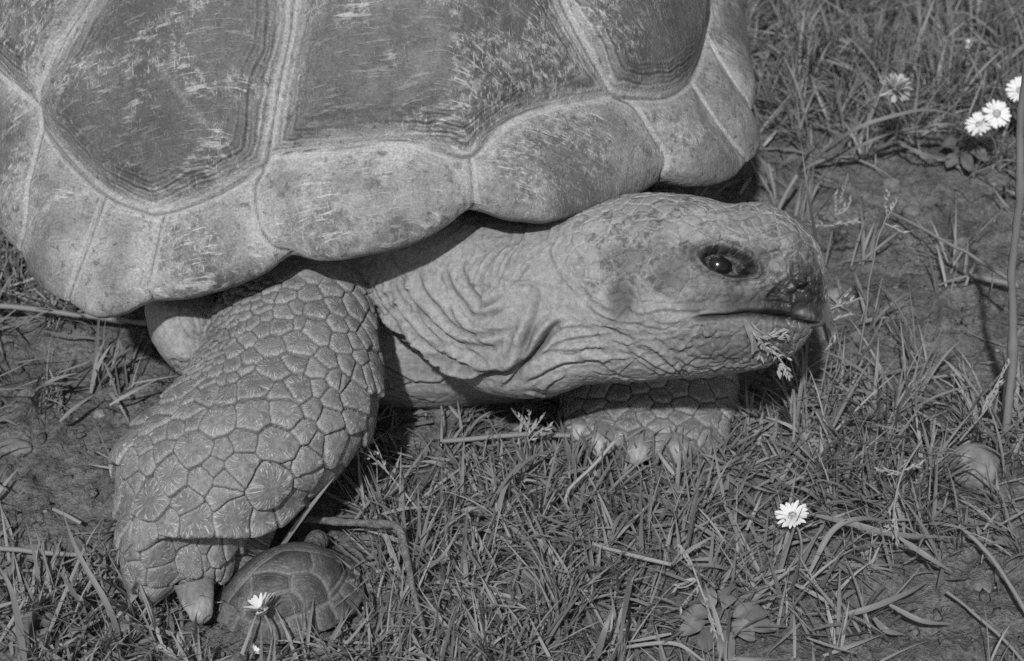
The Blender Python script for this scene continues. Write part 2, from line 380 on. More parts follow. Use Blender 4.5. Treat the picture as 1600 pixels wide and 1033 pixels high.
# flood-fill the scutes
bar = d_seam < .0017
lab = np.full(len(SF), -1, int)
fbar = bar[SF].any(1) | (rowid[SF].min(1) < 6)
FI = (np.arange(len(SF))).reshape(nP, nS-1)
blocked = fbar.reshape(nP, nS-1); L2 = np.full((nP, nS-1), -1); cur = 0
for i0 in range(nP):
    for j0 in range(nS-1):
        if blocked[i0, j0] or L2[i0, j0] >= 0: continue
        st = [(i0, j0)]; L2[i0, j0] = cur
        while st:
            i, j = st.pop()
            for a, c_ in (((i+1) % nP, j), ((i-1) % nP, j), (i, j+1), (i, j-1)):
                if 0 <= c_ < nS-1 and L2[a, c_] < 0 and not blocked[a, c_]: L2[a, c_] = cur; st.append((a, c_))
        cur += 1
for _ in range(14):                                    # grow the labels over the seams
    un = (L2 < 0) & (np.arange(nS-1)[None, :] >= 5)
    if not un.any(): break
    for sh, ax in ((1, 0), (-1, 0), (1, 1), (-1, 1)):
        R_ = np.roll(L2, sh, ax); L2 = np.where((L2 < 0) & un, R_, L2)
lab = L2.ravel()
T_BIG = thing('giant_tortoise', 'large giant tortoise with domed shell, scaly foreleg and head turned right', 'tortoise', loc=(-.1, .0, 0))
def split_shell(V, F, N, lab, attrs, m, root, min_faces, off):
    counts = np.bincount(lab[lab >= 0]); 
    order = [k for k in np.argsort(-counts) if counts[k] >= min_faces]
    vis = []
    keep_base = np.ones(len(F), bool); pieces = []
    for k in order:
        f = lab == k; c = V[F[f].ravel()]; px, py = to_px(c)
        inside = ((px > -30) & (px < 1630) & (py > -30) & (py < 1060)).mean()
        if f.sum() > .30*len(F) or inside < .08: continue
        pieces.append(f); keep_base &= ~f
    def sub(name, f, parent):
        u, inv = np.unique(F[f].ravel(), return_inverse=True)
        me = np_mesh(name, V[u]-off, inv.reshape(-1, 4))
        for a, v in attrs.items(): attr(me, a, v[u])
        if len(me.vertices) == len(u): me.normals_split_custom_set_from_vertices(N[u].tolist())
        return link(name, me, m, parent)
    base = sub('carapace', keep_base, root)
    return base, [sub('scute', f, base) for f in pieces]
tm = np_mesh('tmp', SV2, SF); SN2 = vert_normals(tm); bpy.data.meshes.remove(tm)
car, scs = split_shell(SV2, SF, SN2, lab, {'seam': d_seam, 'upper': upper_raw*smooth(.000, .017, d_seam+.004*vnoise(SV, 60, 5)), 'tone': tone, 'patch': patch, 'ringc': ringc, 'ringm': np.clip((.22+.78*np.exp(-((rowid-96)/34.)**2))*(.75+.7*vnoise(SV, 35, 33)), .05, 1.2)}, M_SHELL, T_BIG, 120, np.array(T_BIG.location))
print('scutes', len(scs))

# ================================================================== BODY (one continuous skin)
TUBES = []
def loft(stations, n=40, expo=2.2):
    """stations: (edge pixel A, edge pixel B, depth, half thickness) -> closed tube through real space"""
    A = np.array([at_t(*s[0], s[2]) for s in stations]); B = np.array([at_t(*s[1], s[2]) for s in stations])
    C = (A+B)/2; H = (A-B)/2; D = np.array([ray((s[0][0]+s[1][0])/2, (s[0][1]+s[1][1])/2) for s in stations]); D /= np.linalg.norm(D, axis=1)[:, None]
    Hn = H/np.linalg.norm(H, axis=1)[:, None]; D = D-Hn*(D*Hn).sum(1)[:, None]; D /= np.linalg.norm(D, axis=1)[:, None]
    R = np.array([s[3] for s in stations])
    a = np.arange(n)*2*math.pi/n; ca = np.sign(np.cos(a))*np.abs(np.cos(a))**(2/expo); sa = np.sign(np.sin(a))*np.abs(np.sin(a))**(2/expo)
    # refine along the length with catmull
    allp = np.concatenate([C, H, D*R[:, None]], 1); m = 5; Q = np.vstack([2*allp[0]-allp[1], allp, 2*allp[-1]-allp[-2]]); fine = []
    for i in range(1, len(Q)-2):
        for k in range(m):
            t = k/m; p0, p1, p2, p3 = Q[i-1:i+3]
            fine.append(.5*(2*p1+(p2-p0)*t+(2*p0-5*p1+4*p2-p3)*t*t+(3*p1-p0-3*p2+p3)*t**3))
    fine.append(allp[-1]); Z_ = np.array(fine)
    ring = Z_[:, None, :3] + ca[None, :, None]*Z_[:, None, 3:6] + sa[None, :, None]*Z_[:, None, 6:9]
    TUBES.append(Z_)
    V = ring.reshape(-1, 3); F = grid_faces(len(Z_), n, False, True).tolist()
    F.append(list(range(n))[::-1]); F.append([len(V)-n+k for k in range(n)])
    return V.tolist(), F
HEAD = [((600,330),(500,470),1.13,.040),((660,318),(590,500),1.105,.046),((720,322),(655,553),1.088,.046),((780,336),(730,602),1.073,.046),((835,345),(800,622),1.062,.046),
 ((868,336),(872,616),1.055,.044),((920,319),(925,599),1.05,.043),((985,306),(990,596),1.045,.043),((1045,303),(1050,592),1.04,.043),((1095,309),(1100,590),1.038,.041),
 ((1138,321),(1150,585),1.036,.037),((1180,317),(1195,580),1.034,.032),((1216,327),(1222,571),1.033,.029),((1246,350),(1243,563),1.032,.026),((1269,374),(1263,545),1.032,.022),((1284,402),(1280,518),1.032,.016),((1291,428),(1287,490),1.032,.009),((1293,445),(1291,475),1.032,.003)]
LEG = [((420,385),(600,400),1.12,.05),((338,474),(578,428),1.092,.050),((316,540),(592,515),1.073,.052),((268,606),(595,590),1.058,.058),((184,698),(583,662),1.042,.060),
 ((186,775),(530,738),1.030,.054),((187,840),(450,806),1.020,.043),((190,885),(420,850),1.018,.034),((204,914),(405,890),1.018,.030),((232,942),(385,925),1.016,.022),((270,955),(355,945),1.014,.01)]
FAR = [((900,520),(1130,520),1.17,.04),((885,590),(1150,585),1.160,.034),((880,640),(1150,640),1.142,.032),((882,675),(1140,675),1.124,.026),((900,700),(1125,705),1.117,.020),((930,714),(1090,720),1.117,.008)]
CHEST = [((470,470),(470,600),1.18,.04),((560,440),(560,634),1.172,.05),((650,430),(650,640),1.166,.05),((760,430),(750,634),1.166,.05),((900,430),(880,620),1.18,.05),((1020,430),(1000,600),1.19,.05)]
FLAP = [((240,430),(340,430),1.12,.02),((228,475),(355,485),1.095,.028),((240,530),(350,540),1.088,.028),((262,565),(340,578),1.084,.022),((282,585),(318,592),1.082,.01)]
vs, fs_ = [], []
for st, ex in ((HEAD, 2.25), (LEG, 1.92), (FAR, 2.3), (CHEST, 2.4), (FLAP, 2.0)):
    a_, f_ = loft(st, expo=ex); o_ = len(vs); vs += a_; fs_ += [[i+o_ for i in f] for f in f_]
me = bpy.data.meshes.new('tmp_body'); me.from_pydata(vs, [], fs_); me.update()
import bmesh
bm = bmesh.new(); bm.from_mesh(me); bmesh.ops.recalc_face_normals(bm, faces=bm.faces); bm.to_mesh(me); bm.free()
tmp = bpy.data.objects.new('tmp_body', me); COL.objects.link(tmp)
md = tmp.modifiers.new('r', 'REMESH'); md.mode = 'VOXEL'; md.voxel_size = .00105
ms = tmp.modifiers.new('s', 'SMOOTH'); ms.factor = .5; ms.iterations = 26
dg = bpy.context.evaluated_depsgraph_get(); em = bpy.data.meshes.new_from_object(tmp.evaluated_get(dg), depsgraph=dg)
bpy.data.objects.remove(tmp); bpy.data.meshes.remove(me)
BV = coords(em); BN = vert_normals(em); BF = np.empty(len(em.polygons)*4, np.int32)
lt = np.empty(len(em.polygons), np.int32); em.polygons.foreach_get('loop_total', lt); assert (lt == 4).all()
em.loops.foreach_get('vertex_index', BF); BF = BF.reshape(-1, 4); bpy.data.meshes.remove(em)
print('body verts', len(BV))
bvh_body = make_bvh(BV, BF)
bpx, bpy_ = to_px(BV)

# --- which part of the skin is leg plate
LS = []                                               # hand-read plates of the foreleg: x, y, radius in photograph pixels
for x, y, r in [(660,140,25),(745,135,35),(700,180,30),(770,190,45),(850,185,30),(650,205,35),(640,245,45),(710,240,25),(770,270,55),(850,240,30),(895,240,22),(570,265,30),(520,300,30),(470,335,35),(605,325,50),(705,310,60),(860,312,38),(910,310,20),(940,295,14),
 (530,362,40),(610,405,55),(690,375,45),(805,370,38),(885,388,30),(930,360,18),(770,400,40),(470,390,40),(420,365,25),(400,415,30),(455,485,45),(540,465,65),(645,490,40),(705,470,50),(780,475,35),(835,435,35),(875,460,30),(920,420,25),(955,420,18),(370,495,38),(310,505,25),(310,555,35),(240,540,30),
 (820,515,40),(910,505,60),(755,545,40),(660,565,60),(540,570,70),(415,590,65),(325,590,35),(255,620,35),(200,585,25),(820,590,50),(725,630,50),(910,590,50),(510,665,50),(625,680,70),(430,690,40),(325,690,70),(205,640,35),(150,690,30),(205,700,40),(770,680,40),(840,670,50),
 (735,740,60),(650,760,35),(590,770,30),(505,760,60),(400,755,40),(245,785,65),(155,730,40),(105,755,30),(115,810,35),(350,805,45),(445,810,50),(605,830,90),(735,810,55),(680,880,70),(430,870,60),(300,885,55),(175,880,70),(90,870,35),(340,940,60),(470,935,75),(570,940,60),(230,960,50)]:
    LS.append((160+x/2.296, 400+y/2.296, r/2.296))
for x, y, r in [(265,215,95),(195,305,45),(310,320,80),(330,440,65),(455,305,60),(570,280,45),(645,310,45),(745,380,70),(510,430,105),(230,400,60),(840,320,50),(640,420,25),(680,520,50),(770,500,50),(450,540,40),(170,240,40),(390,235,40)]:
    LS.append((150+x/3.5556, 780+y/3.5556, r/3.5556))
for x, y, r in [(900,600,17),(935,605,16),(970,612,18),(1000,605,14),(1030,615,16),(1060,605,18),(1095,610,17),(1125,605,16),(900,650,15),(935,655,20),(905,672,14),(960,640,12),(985,655,13),(1005,690,20),(1010,650,14),(1035,640,14),(1060,650,16),(1080,670,20),(1110,650,18),(1110,690,20),(950,690,22),(1040,695,20)]:
    LS.append((x, y, r))
seeds, rads = [], []
for x, y, r in LS:
    h = cast(bvh_body, x, y)
    if h: seeds.append(h[0]); rads.append(r*.326e-3)
def member(Z_):
    C_, H_, D_ = Z_[:, :3], Z_[:, 3:6], Z_[:, 6:9]; best = np.full(len(BV), 9.0)
    for k in range(len(Z_)):
        q = BV-C_[k]; T_ = np.cross(H_[k], D_[k]); T_ /= np.linalg.norm(T_); ok = np.abs(q @ T_) < .006
        if not ok.any(): continue
        q = q[ok]; m_ = np.abs(np.abs((q @ H_[k])/(H_[k] @ H_[k]))**2.3 + np.abs((q @ D_[k])/(D_[k] @ D_[k]))**2.3 - 1); best[ok] = np.minimum(best[ok], m_)
    return best
mL = member(TUBES[1]); mO = np.minimum.reduce([member(TUBES[0]), member(TUBES[3]), member(TUBES[4])])
legm = smooth(.30, .10, mL)*smooth(-.02, .08, mO-mL+.03)*smooth(418, 450, bpy_)
legm = np.where((bpx < 620) & (bpy_ > 560) & (mL < .5), 1.0, legm)*(bpx < 640)
legm = np.where((bpx < 335) & (bpy_ < 575) & (((BV-CAM) @ FWD) > 1.07), 0, legm)
# only the leg tube itself: distance from its centre line in pixels
axis = np.array([(500,440),(455,530),(430,604),(385,684),(355,756),(315,823),(295,870),(295,925)], float)
# fill the unseen rest of the leg and the granular shoulder with random seeds
cand = np.nonzero((legm > .3))[0]
RNG.shuffle(cand); S = np.array(seeds)
gran = ((ppx_ := bpx) < 420) & (bpy_ < 600) & (bpx+ (bpy_-480)*.9 < 470)
for i in cand[:6000]:
    p = BV[i]; small = gran[i]; rr = .0022 if small else (.0045 if bpy_[i] < 520 else .009)
    d = np.linalg.norm(S-p, axis=1)
    if (d > (np.array(rads)*1.0+rr*.95)).all():
        seeds.append(p); rads.append(rr); S = np.array(seeds)
farm = ((bpx > 870) & (bpy_ > 560))*(( (BV-CAM) @ FWD) > 1.066)
cand = np.nonzero(farm)[0]; RNG.shuffle(cand)
for i in cand[:2500]:
    p = BV[i]; rr = .0055; d = np.linalg.norm(S-p, axis=1)
    if (d > (np.array(rads)+rr*.9)).all(): seeds.append(p); rads.append(rr); S = np.array(seeds)
S = np.array(seeds); Rr = np.array(rads)
scaled = np.clip(np.where(farm, 1.0, legm), 0, 1)
reg = np.nonzero(scaled > .01)[0]
edge = np.full(len(BV), .02); crad = np.ones(len(BV)); cvec = np.zeros((len(BV), 3)); cid = np.zeros(len(BV)); tiltv = np.zeros(len(BV))
hid = hashn(np.arange(len(S)), np.arange(len(S))*0+3, np.arange(len(S))*0+5, 11)
WARP = np.stack([fbm(BV[reg], 90, 2, s_) for s_ in (21, 22, 23)], 1)*.0016
for c0 in range(0, len(reg), 20000):
    ii = reg[c0:c0+20000]; P = BV[ii]+WARP[c0:c0+20000]
    D2 = ((P[:, None, :]-S[None])**2).sum(2) - (Rr**2)[None]
    o = np.argpartition(D2, 1, axis=1)[:, :2]; d0 = np.take_along_axis(D2, o, 1); sw = d0[:, 0] > d0[:, 1]; o[sw] = o[sw][:, ::-1]; d0[sw] = d0[sw][:, ::-1]
    a0, a1 = o[:, 0], o[:, 1]; e = (d0[:, 1]-d0[:, 0])/(2*np.linalg.norm(S[a1]-S[a0], axis=1)+1e-9)
    edge[ii] = e; v_ = (P-S[a0])/Rr[a0][:, None]; cvec[ii] = v_; crad[ii] = np.clip(np.linalg.norm(v_, axis=1), 0, 1.6); cid[ii] = hid[a0]
    tiltv[ii] = np.clip((P-S[a0]) @ np.array([.0, -.35, -.94]), -.012, .012)*np.where(Rr[a0] > .006, 1, .4)
disp = np.zeros(len(BV)); crease = np.zeros(len(BV))
bigness = np.clip(crad*0+1, 0, 1)
plateh = (.0016*(1-np.exp(-(edge/.0007)**2)) + .0007*(1-np.exp(-(edge/.004)**2)) - .0014 + .23*tiltv)
disp += plateh*scaled

# --- wrinkles of neck, throat, chest and face (photograph pixels -> skin)
def C6(l): return [(520+x/3.039, 320+y/3.039) for x, y in l]
def C5(l): return [(820+x/2.87, 280+y/2.87) for x, y in l]
WR = []   # line, depth mm, width mm, bulge side
for l, a_, w_, s_ in [
 ([(190,470),(300,590),(420,670),(520,750),(640,815),(760,800),(850,780),(900,725),(940,610),(985,515)], 5.2, 3.0, 1),
 ([(330,590),(450,690),(560,770),(680,820),(800,818),(880,790),(930,745),(1010,645),(1100,550)], 4.4, 2.6, 1),
 ([(280,440),(330,520),(420,620),(560,720),(690,775)], 2.6, 2.0, 1), ([(160,330),(175,420),(230,520),(310,585)], 2.0, 1.7, 1),
 ([(430,500),(520,600),(640,690),(720,720)], 1.2, 1.4, 1), ([(540,460),(600,560),(700,650),(800,715)], 1.0, 1.3, 1), ([(590,480),(660,560),(760,600),(880,585),(920,570)], .6, 1.0, 1),
 ([(360,400),(390,500),(470,610),(560,690)], 1.0, 1.3, 1), ([(240,350),(255,420),(300,500)], .9, 1.2, 1),
 ([(790,215),(725,300),(705,380),(715,430)], 1.5, 1.3, -1), ([(860,195),(795,270),(778,350)], 1.3, 1.2, -1), ([(895,190),(845,240),(800,320)], 1.0, 1.0, -1), ([(925,165),(880,230),(855,300)], .9, 1.0, -1), ([(690,240),(650,310),(640,350)], .7, 1.0, -1),
 ([(580,330),(610,385),(690,385),(760,380)], .9, 1.1, 1), ([(505,330),(520,365),(545,400)], .8, 1.0, 1), ([(870,395),(930,385),(985,420)], .7, 1.1, 1), ([(980,400),(960,500),(930,600),(900,690)], 1.3, 2.0, -1),
 ([(1100,540),(1030,600),(980,690),(900,770),(850,840),(790,890)], 3.4, 2.3, -1), ([(905,865),(1000,805),(1100,762),(1250,745),(1330,760)], 2.8, 2.0, 1), ([(960,745),(1030,705),(1150,695),(1330,680)], 1.1, 1.2, 1), ([(1000,705),(1120,645),(1300,620)], 1.0, 1.1, 1), ([(1050,600),(1150,580),(1250,590)], .8, 1.0, 1),
 ([(1010,880),(1060,835),(1110,820)], 1.8, 1.6, 1), ([(930,880),(1010,905),(1090,905)], 1.4, 1.5, -1),
 ([(205,590),(270,610),(340,665)], 1.3, 1.3, 1), ([(200,750),(300,800),(400,842),(520,840),(575,800)], 2.2, 1.6, 1), ([(215,895),(300,865),(420,845)], 1.6, 1.4, 1), ([(205,840),(300,830),(400,845)], 1.0, 1.2, 1),
 ([(150,460),(190,480),(240,540)], 1.2, 1.2, 1), ([(430,650),(500,740),(600,840)], 1.3, 1.4, 1)]:
    WR.append((C6(l), a_, w_, s_))
for l, a_, w_, s_ in [
 ([(770,622),(720,650),(660,690),(560,700),(450,690)], 1.0, 1.0, 1), ([(780,640),(720,710),(650,775)], 1.4, 1.2, 1), ([(800,625),(790,700),(760,740),(690,800)], .9, 1.0, 1),
 ([(560,640),(650,650),(740,625)], .8, 1.0, 1), ([(480,640),(560,670),(640,680)], .8, 1.0, 1), ([(620,775),(720,760),(800,740),(900,700)], .9, 1.0, 1), ([(650,790),(760,840),(900,850),(1040,840)], .9, 1.0, 1), ([(480,740),(560,760),(640,830),(760,870)], 1.0, 1.2, 1),
 ([(420,720),(500,790),(600,850),(700,880)], .9, 1.2, 1), ([(340,640),(420,690),(500,720)], 1.0, 1.1, 1), ([(270,560),(340,620),(430,660)], 1.0, 1.2, 1), ([(240,470),(320,560),(420,610)], .9, 1.3, 1),
 ([(880,760),(920,730),(1000,735),(1030,790),(980,830),(890,800),(880,760)], .7, .8, -1), ([(200,250),(230,330),(300,420)], .5, 1.0, 1), ([(100,300),(150,420),(230,520)], .7, 1.3, 1),
 ([(330,390),(400,340),(520,315),(570,340),(555,420)], .7, .9, -1), ([(560,480),(640,530),(740,510),(750,400)], .6, .9, -1), ([(590,370),(660,330),(740,300)], .6, .9, 1), ([(420,540),(480,600),(540,610),(620,590),(740,600),(830,585)], .8, 1.0, 1),
 ([(1060,400),(1050,350),(1110,320),(1200,310),(1240,330)], 1.3, 1.2, -1), ([(1060,400),(1080,470),(1060,520)], .8, 1.0, 1), ([(900,150),(960,210),(1040,260),(1120,270)], .7, 1.2, 1), ([(640,90),(760,160),(880,180),(980,250)], .5, 1.2, 1),
 ([(770,300),(830,290),(900,280),(980,300),(1040,340)], 1.2, 1.0, -1), ([(1070,560),(1130,480),(1200,440),(1290,425)], .7, 1.2, 1)]:
    WR.append((C5(l), a_, w_, s_))
wr_rng = np.random.default_rng(12)
for k_ in range(5):                                   # long skin folds sweeping round the base of the neck
    kk = k_*1.25+.2+.3*(k_ % 2); WR.append((C6([(165+85*kk, 335-12*kk), (205+85*kk, 440-10*kk), (310+74*kk, 580-26*kk), (470+44*kk, 700-42*kk), (620+22*kk, 775-58*kk), (760+4*kk, 790-66*kk), (860-8*kk, 745-62*kk)]), 2.3-.2*k_, 2.5-.15*k_, 1))
def flow(n, x0, x1, y0, y1, ang, spread, lmin, lmax, a, w_, bend=0.0):
    for _ in range(n):
        x, y = wr_rng.uniform(x0, x1), wr_rng.uniform(y0, y1); t = (ang(x, y) if callable(ang) else ang) + wr_rng.normal(0, spread); l_ = wr_rng.uniform(lmin, lmax); k_ = wr_rng.normal(bend, .25)
        WR.append(([(x-math.cos(t-k_)*l_/2, y-math.sin(t-k_)*l_/2), (x+wr_rng.normal(0, 2), y+wr_rng.normal(0, 2)), (x+math.cos(t+k_)*l_/2, y+math.sin(t+k_)*l_/2)], a*wr_rng.uniform(.5, 1.3), w_*wr_rng.uniform(.7, 1.3), wr_rng.choice([-1, 1])))
flow(46, 900, 1120, 500, 592, lambda x, y: .05+.25*(y-540)/60, .25, 35, 95, .75, .75)
flow(10, 600, 840, 400, 590, lambda x, y: .95-.9*(x-600)/240, .2, 40, 110, .65, .9)
flow(16, 745, 880, 350, 450, 1.95, .25, 30, 80, .6, .8)
flow(16, 600, 720, 520, 640, .3, .35, 30, 80, .8, .9)
flow(10, 860, 960, 430, 560, lambda x, y: .75, .3, 30, 80, .6, .8)
flow(26, 1090, 1250, 505, 580, .35, .5, 18, 50, .5, .6)
flow(22, 1060, 1200, 425, 490, .15, .35, 18, 50, .45, .6)
flow(24, 1190, 1288, 330, 450, 2.2, .6, 15, 45, .7, .6)
flow(14, 1225, 1285, 440, 495, 1.6, .3, 18, 40, .5, .5)
flow(16, 1180, 1262, 510, 565, 1.75, .3, 20, 50, .6, .55)
flow(18, 1085, 1200, 350, 385, .1, .35, 18, 45, .6, .6)
flow(12, 240, 330, 490, 580, 1.0, .5, 25, 60, .6, .8)
for l, a_, w_, s_ in WR:
    L = project_line(bvh_body, l, 6)
    if len(L) < 3: continue
    a = a_*1e-3*1.05; wd = w_*1e-3*.62
    idx, d, sd_, fr = line_dist(BV, L, wd*8)
    env = smooth(0, .15, fr)*smooth(1, .85, fr)*(1-scaled[idx])
    sd2 = sd_*s_ + wd*.5*vnoise(BV[idx], 130, 31)
    disp[idx] += env*a*(-np.exp(-(d/wd)**2)*1.0 + .75*np.exp(-((np.abs(sd2)-2.6*wd)/(1.7*wd))**2)*(sd2 > 0) - .25*np.exp(-((d-3*wd)/(2*wd))**2)*(sd2 < 0))
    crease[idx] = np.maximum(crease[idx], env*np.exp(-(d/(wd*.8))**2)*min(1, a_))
# --- mouth: crease, overhanging upper beak, set-back lower jaw
MOUTH = [(1070,506),(1090,499),(1110,496),(1140,494),(1170,491),(1200,493),(1235,498),(1262,505),(1275,508)]
L = project_line(bvh_body, MOUTH, 4)
idx, d, sd_, fr = line_dist(BV, L, .014)
env = smooth(0, .2, fr)
mw = .0013+.0007*smooth(.35, .6, fr)*smooth(1.0, .9, fr); disp[idx] += env*(-.0052*np.exp(-(d/mw)**2))
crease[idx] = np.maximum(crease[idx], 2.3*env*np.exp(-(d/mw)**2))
mline = np.interp(bpx, [p[0] for p in MOUTH], [p[1] for p in MOUTH])
headm = (bpx > 1000) & (((BV-CAM) @ FWD) < 1.10) & (bpy_ < 600)
below = smooth(0, 7, bpy_-mline)*smooth(1080, 1180, bpx)*headm
disp -= .0024*below*smooth(1150, 1250, bpx) + .0014*below
disp += headm*.0008*np.exp(-((bpy_-mline+8)/9)**2)*smooth(1100, 1170, bpx)            # lip of the upper beak
# --- blobs: raised or sunk patches on the face (pixel, radii, height mm)
def blob(x, y, rx, ry, h, ang=0, power=2):
    hit = cast(bvh_body, x, y)
    if not hit: return None
    n_ = hit[1]; u = np.array([1., 0, 0]); u = u-n_*(u@n_); u /= np.linalg.norm(u); v_ = np.cross(n_, u)
    ca, sa = math.cos(ang), math.sin(ang); u, v_ = ca*u+sa*v_, -sa*u+ca*v_
    q = BV-hit[0]; a = (q@u)/(rx*.327e-3); c = (q@v_)/(ry*.327e-3); dd = np.sqrt(a*a+c*c); m = (np.abs(q@n_) < .025) & (dd < 4)
    return hit, np.where(m, dd, 9.0), np.where(m, a, 9), np.where(m, c, 9)
tone = np.ones(len(BV)); FN110 = .25*fbm(BV, 110, 3, 41)+smooth(1150, 1220, bpx)*.45*fbm(BV, 230, 4, 43, .65)
for x, y, rx, ry, h in [(1000,350,26,20,1.0),(968,350,22,18,.9),(955,382,20,17,.8),(1012,372,18,15,.8),(1035,385,18,15,.9),(1045,428,27,30,1.1),(975,408,26,20,.9),(1075,392,14,14,.9),(1095,370,13,11,.9),(1112,355,14,10,.9),(1184,388,13,12,.9),
   (1150,375,20,9,1.2),(1120,378,18,7,1.0),(1150,545,26,20,.8),(1110,545,26,17,.8),(1105,517,10,9,1.0),(1110,565,24,11,.6),(1090,455,20,15,.6),(1125,450,18,12,.6),(1200,420,34,34,1.6),(1045,330,26,14,.7),(1080,325,24,12,.6),(930,350,22,18,.6),(1160,340,36,16,.8),(1240,430,22,26,1.0)]:
    q = blob(x, y, rx, ry, h)
    if q: disp += h*.95e-3*(smooth(1.15, .7, q[1])) - .55e-3*np.exp(-((q[1]-1.12)/.10)**2); crease = np.maximum(crease, .5*np.exp(-((q[1]-1.13)/.07)**2))
for x, y, rx, ry, k in [(1045,428,25,28,.5),(972,468,22,30,.4),(965,405,30,20,.75),(1075,395,16,14,.7),(1030,385,18,14,.75),(1236,466,54,32,.20),(1278,466,26,34,.32),(1240,430,30,22,.42),(1190,472,62,20,.45),(1275,430,22,40,.4),(1165,528,115,58,.62),(1230,390,50,40,.8),(1000,520,60,40,.86),(1110,470,60,16,.6),(1140,440,60,20,.62),(1180,405,30,24,.6),(1170,345,38,14,.72),(985,408,30,22,.8),(1030,352,22,14,.86),(1240,535,36,30,.72),(1200,560,60,20,.85),(1140,545,50,24,.72),(1255,400,24,44,.72),(1150,470,70,18,.8),(1120,580,150,14,.75)]:
    q = blob(x, y, rx, ry, 0)
    if q: tone *= 1-(1-k)*smooth(1.35, .55, q[1]+FN110)
q = blob(976, 466, 22, 30, 0); disp -= .0022*smooth(1.3, .3, q[1])                        # ear drum
# eye socket
EYE = (1132, 408); q = blob(1137, 411, 43, 20, 0, -.22); eye_hit = q[0]
sock = smooth(1.0, .72, q[1]); disp -= .0070*sock + .0012*smooth(1.0, .2, q[1])
rq = q[1]+.10*fbm(BV, 130, 3, 91); lid = np.exp(-((rq-1.12)/.11)**2); disp += .0022*lid; upr = smooth(60, -5, bpy_-388+.25*(1138-bpx)*-1); disp += .0022*np.exp(-((rq-1.30)/.22)**2)*smooth(400, 385, bpy_-.25*(bpx-1138))
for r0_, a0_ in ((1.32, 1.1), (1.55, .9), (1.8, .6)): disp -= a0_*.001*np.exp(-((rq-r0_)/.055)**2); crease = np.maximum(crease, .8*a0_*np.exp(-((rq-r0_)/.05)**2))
q2 = blob(1137, 411, 43, 20, 0, -.22); tone *= 1-.84*np.exp(-((q2[1]-.98)/.15)**2); tone *= 1-.45*np.exp(-((q2[1]-1.3)/.2)**2)*smooth(-.6, .2, fbm(BV, 160, 3, 79)); tone *= np.where(q2[1] < .9, .24+.6*np.clip(fbm(BV, 500, 2, 77), -.3, 1), 1)
disp += .0022*np.exp(-((q2[1]-.62)/.14)**2)*(q2[3] > .0 if q2[3][np.argmin(np.abs(bpx-1138)+np.abs(bpy_-430))] > 0 else q2[3] < .0)
# nostril
q = blob(1248, 452, 6, 4, 0); disp -= .003*smooth(1.2, .5, q[1])
# forearm cuff overhanging the foot
LIP = [(150,852),(225,850),(255,841),(291,838),(319,836),(352,835),(392,835),(417,825),(431,817),(470,790)]
lipy = np.interp(bpx, [p[0] for p in LIP], [p[1] for p in LIP]); nleg = (bpx < 480) & (bpy_ > 780) & (((BV-CAM) @ FWD) < 1.03)
bl = smooth(-1, 7, bpy_-lipy)*smooth(225, 275, bpx)*nleg
disp -= .0125*bl; disp += nleg*.0030*np.exp(-((bpy_-lipy+7)/7)**2)*smooth(225, 275, bpx)
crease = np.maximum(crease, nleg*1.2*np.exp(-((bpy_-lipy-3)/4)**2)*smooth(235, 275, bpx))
# softness
skinm = 1-scaled
disp += .0009*fbm(BV, 55, 4, 51)*(.5+.5*skinm) + .00035*fbm(BV, 260, 2, 53)
ridg = 1-np.abs(vnoise(BV*np.array([1.4, 1, .8]), 150, 57)); disp += .00035*ridg**3*skinm
fine_m = smooth(860, 930, bpx)*smooth(490, 440, bpy_)*(((BV-CAM) @ FWD) < 1.1)
fine_m = np.clip(fine_m + .5*((bpx > 1050) & (bpy_ > 500) & (bpy_ < 580) & headm), 0, 1)*(1-scaled)
tone *= np.where(scaled > .5, .98, 1.0)
tone *= 1-.22*np.exp(-(((bpx-330)/40)**2+((bpy_-522)/14)**2))                            # darker band along the elbow fold
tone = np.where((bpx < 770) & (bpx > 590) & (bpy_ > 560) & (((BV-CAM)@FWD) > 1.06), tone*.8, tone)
from mathutils.kdtree import KDTree
sk = np.nonzero((scaled < .5) & (bpx > 540))[0]; RNG.shuffle(sk)
cells = {}; kept = []
for i in sk[:9000]:                                     # poisson-ish seeds of the small head and neck scales
    rr = .0046 if fine_m[i] > .3 else .0034
    key = tuple((BV[i]/rr).astype(int)); ok = True
    for dx in (-1, 0, 1):
        for dy in (-1, 0, 1):
            for dz in (-1, 0, 1):
                for j in cells.get((key[0]+dx, key[1]+dy, key[2]+dz, rr), ()):
                    if ((BV[j]-BV[i])**2).sum() < rr*rr: ok = False
    if ok: cells.setdefault(key+(rr,), []).append(i); kept.append(i)
kd = KDTree(len(kept))
for k_, i in enumerate(kept): kd.insert(BV[i], k_)
kd.balance(); KP = BV[kept]
edge2 = np.full(len(BV), .01); mott = np.zeros(len(BV)); W2 = np.stack([vnoise(BV[sk], 240, s_) for s_ in (61, 62, 63)], 1)*.0009
pr = np.random.default_rng(4).random(len(kept))
for q_, i in enumerate(sk.tolist()):
    r_ = kd.find_n(BV[i]+W2[q_], 2); a0, a1 = r_[0][1], r_[1][1]
    edge2[i] = (r_[1][2]**2-r_[0][2]**2)/(2*np.sqrt(((KP[a0]-KP[a1])**2).sum())+1e-9); mott[i] = pr[a0]
mott = np.clip(smooth(.25, .7, mott) + .5*np.exp(-(((bpx-1000)/75)**2+((bpy_-400)/55)**2)), 0, 1)*.8
disp += (1-scaled)*np.where(fine_m > .3, 1, .15)*.00075*(1-np.exp(-(edge2/.0006)**2))
tone *= (1+.16*fbm(BV, 45, 4, 71))*np.where(bpx > 1180, 1.0, 1.0)
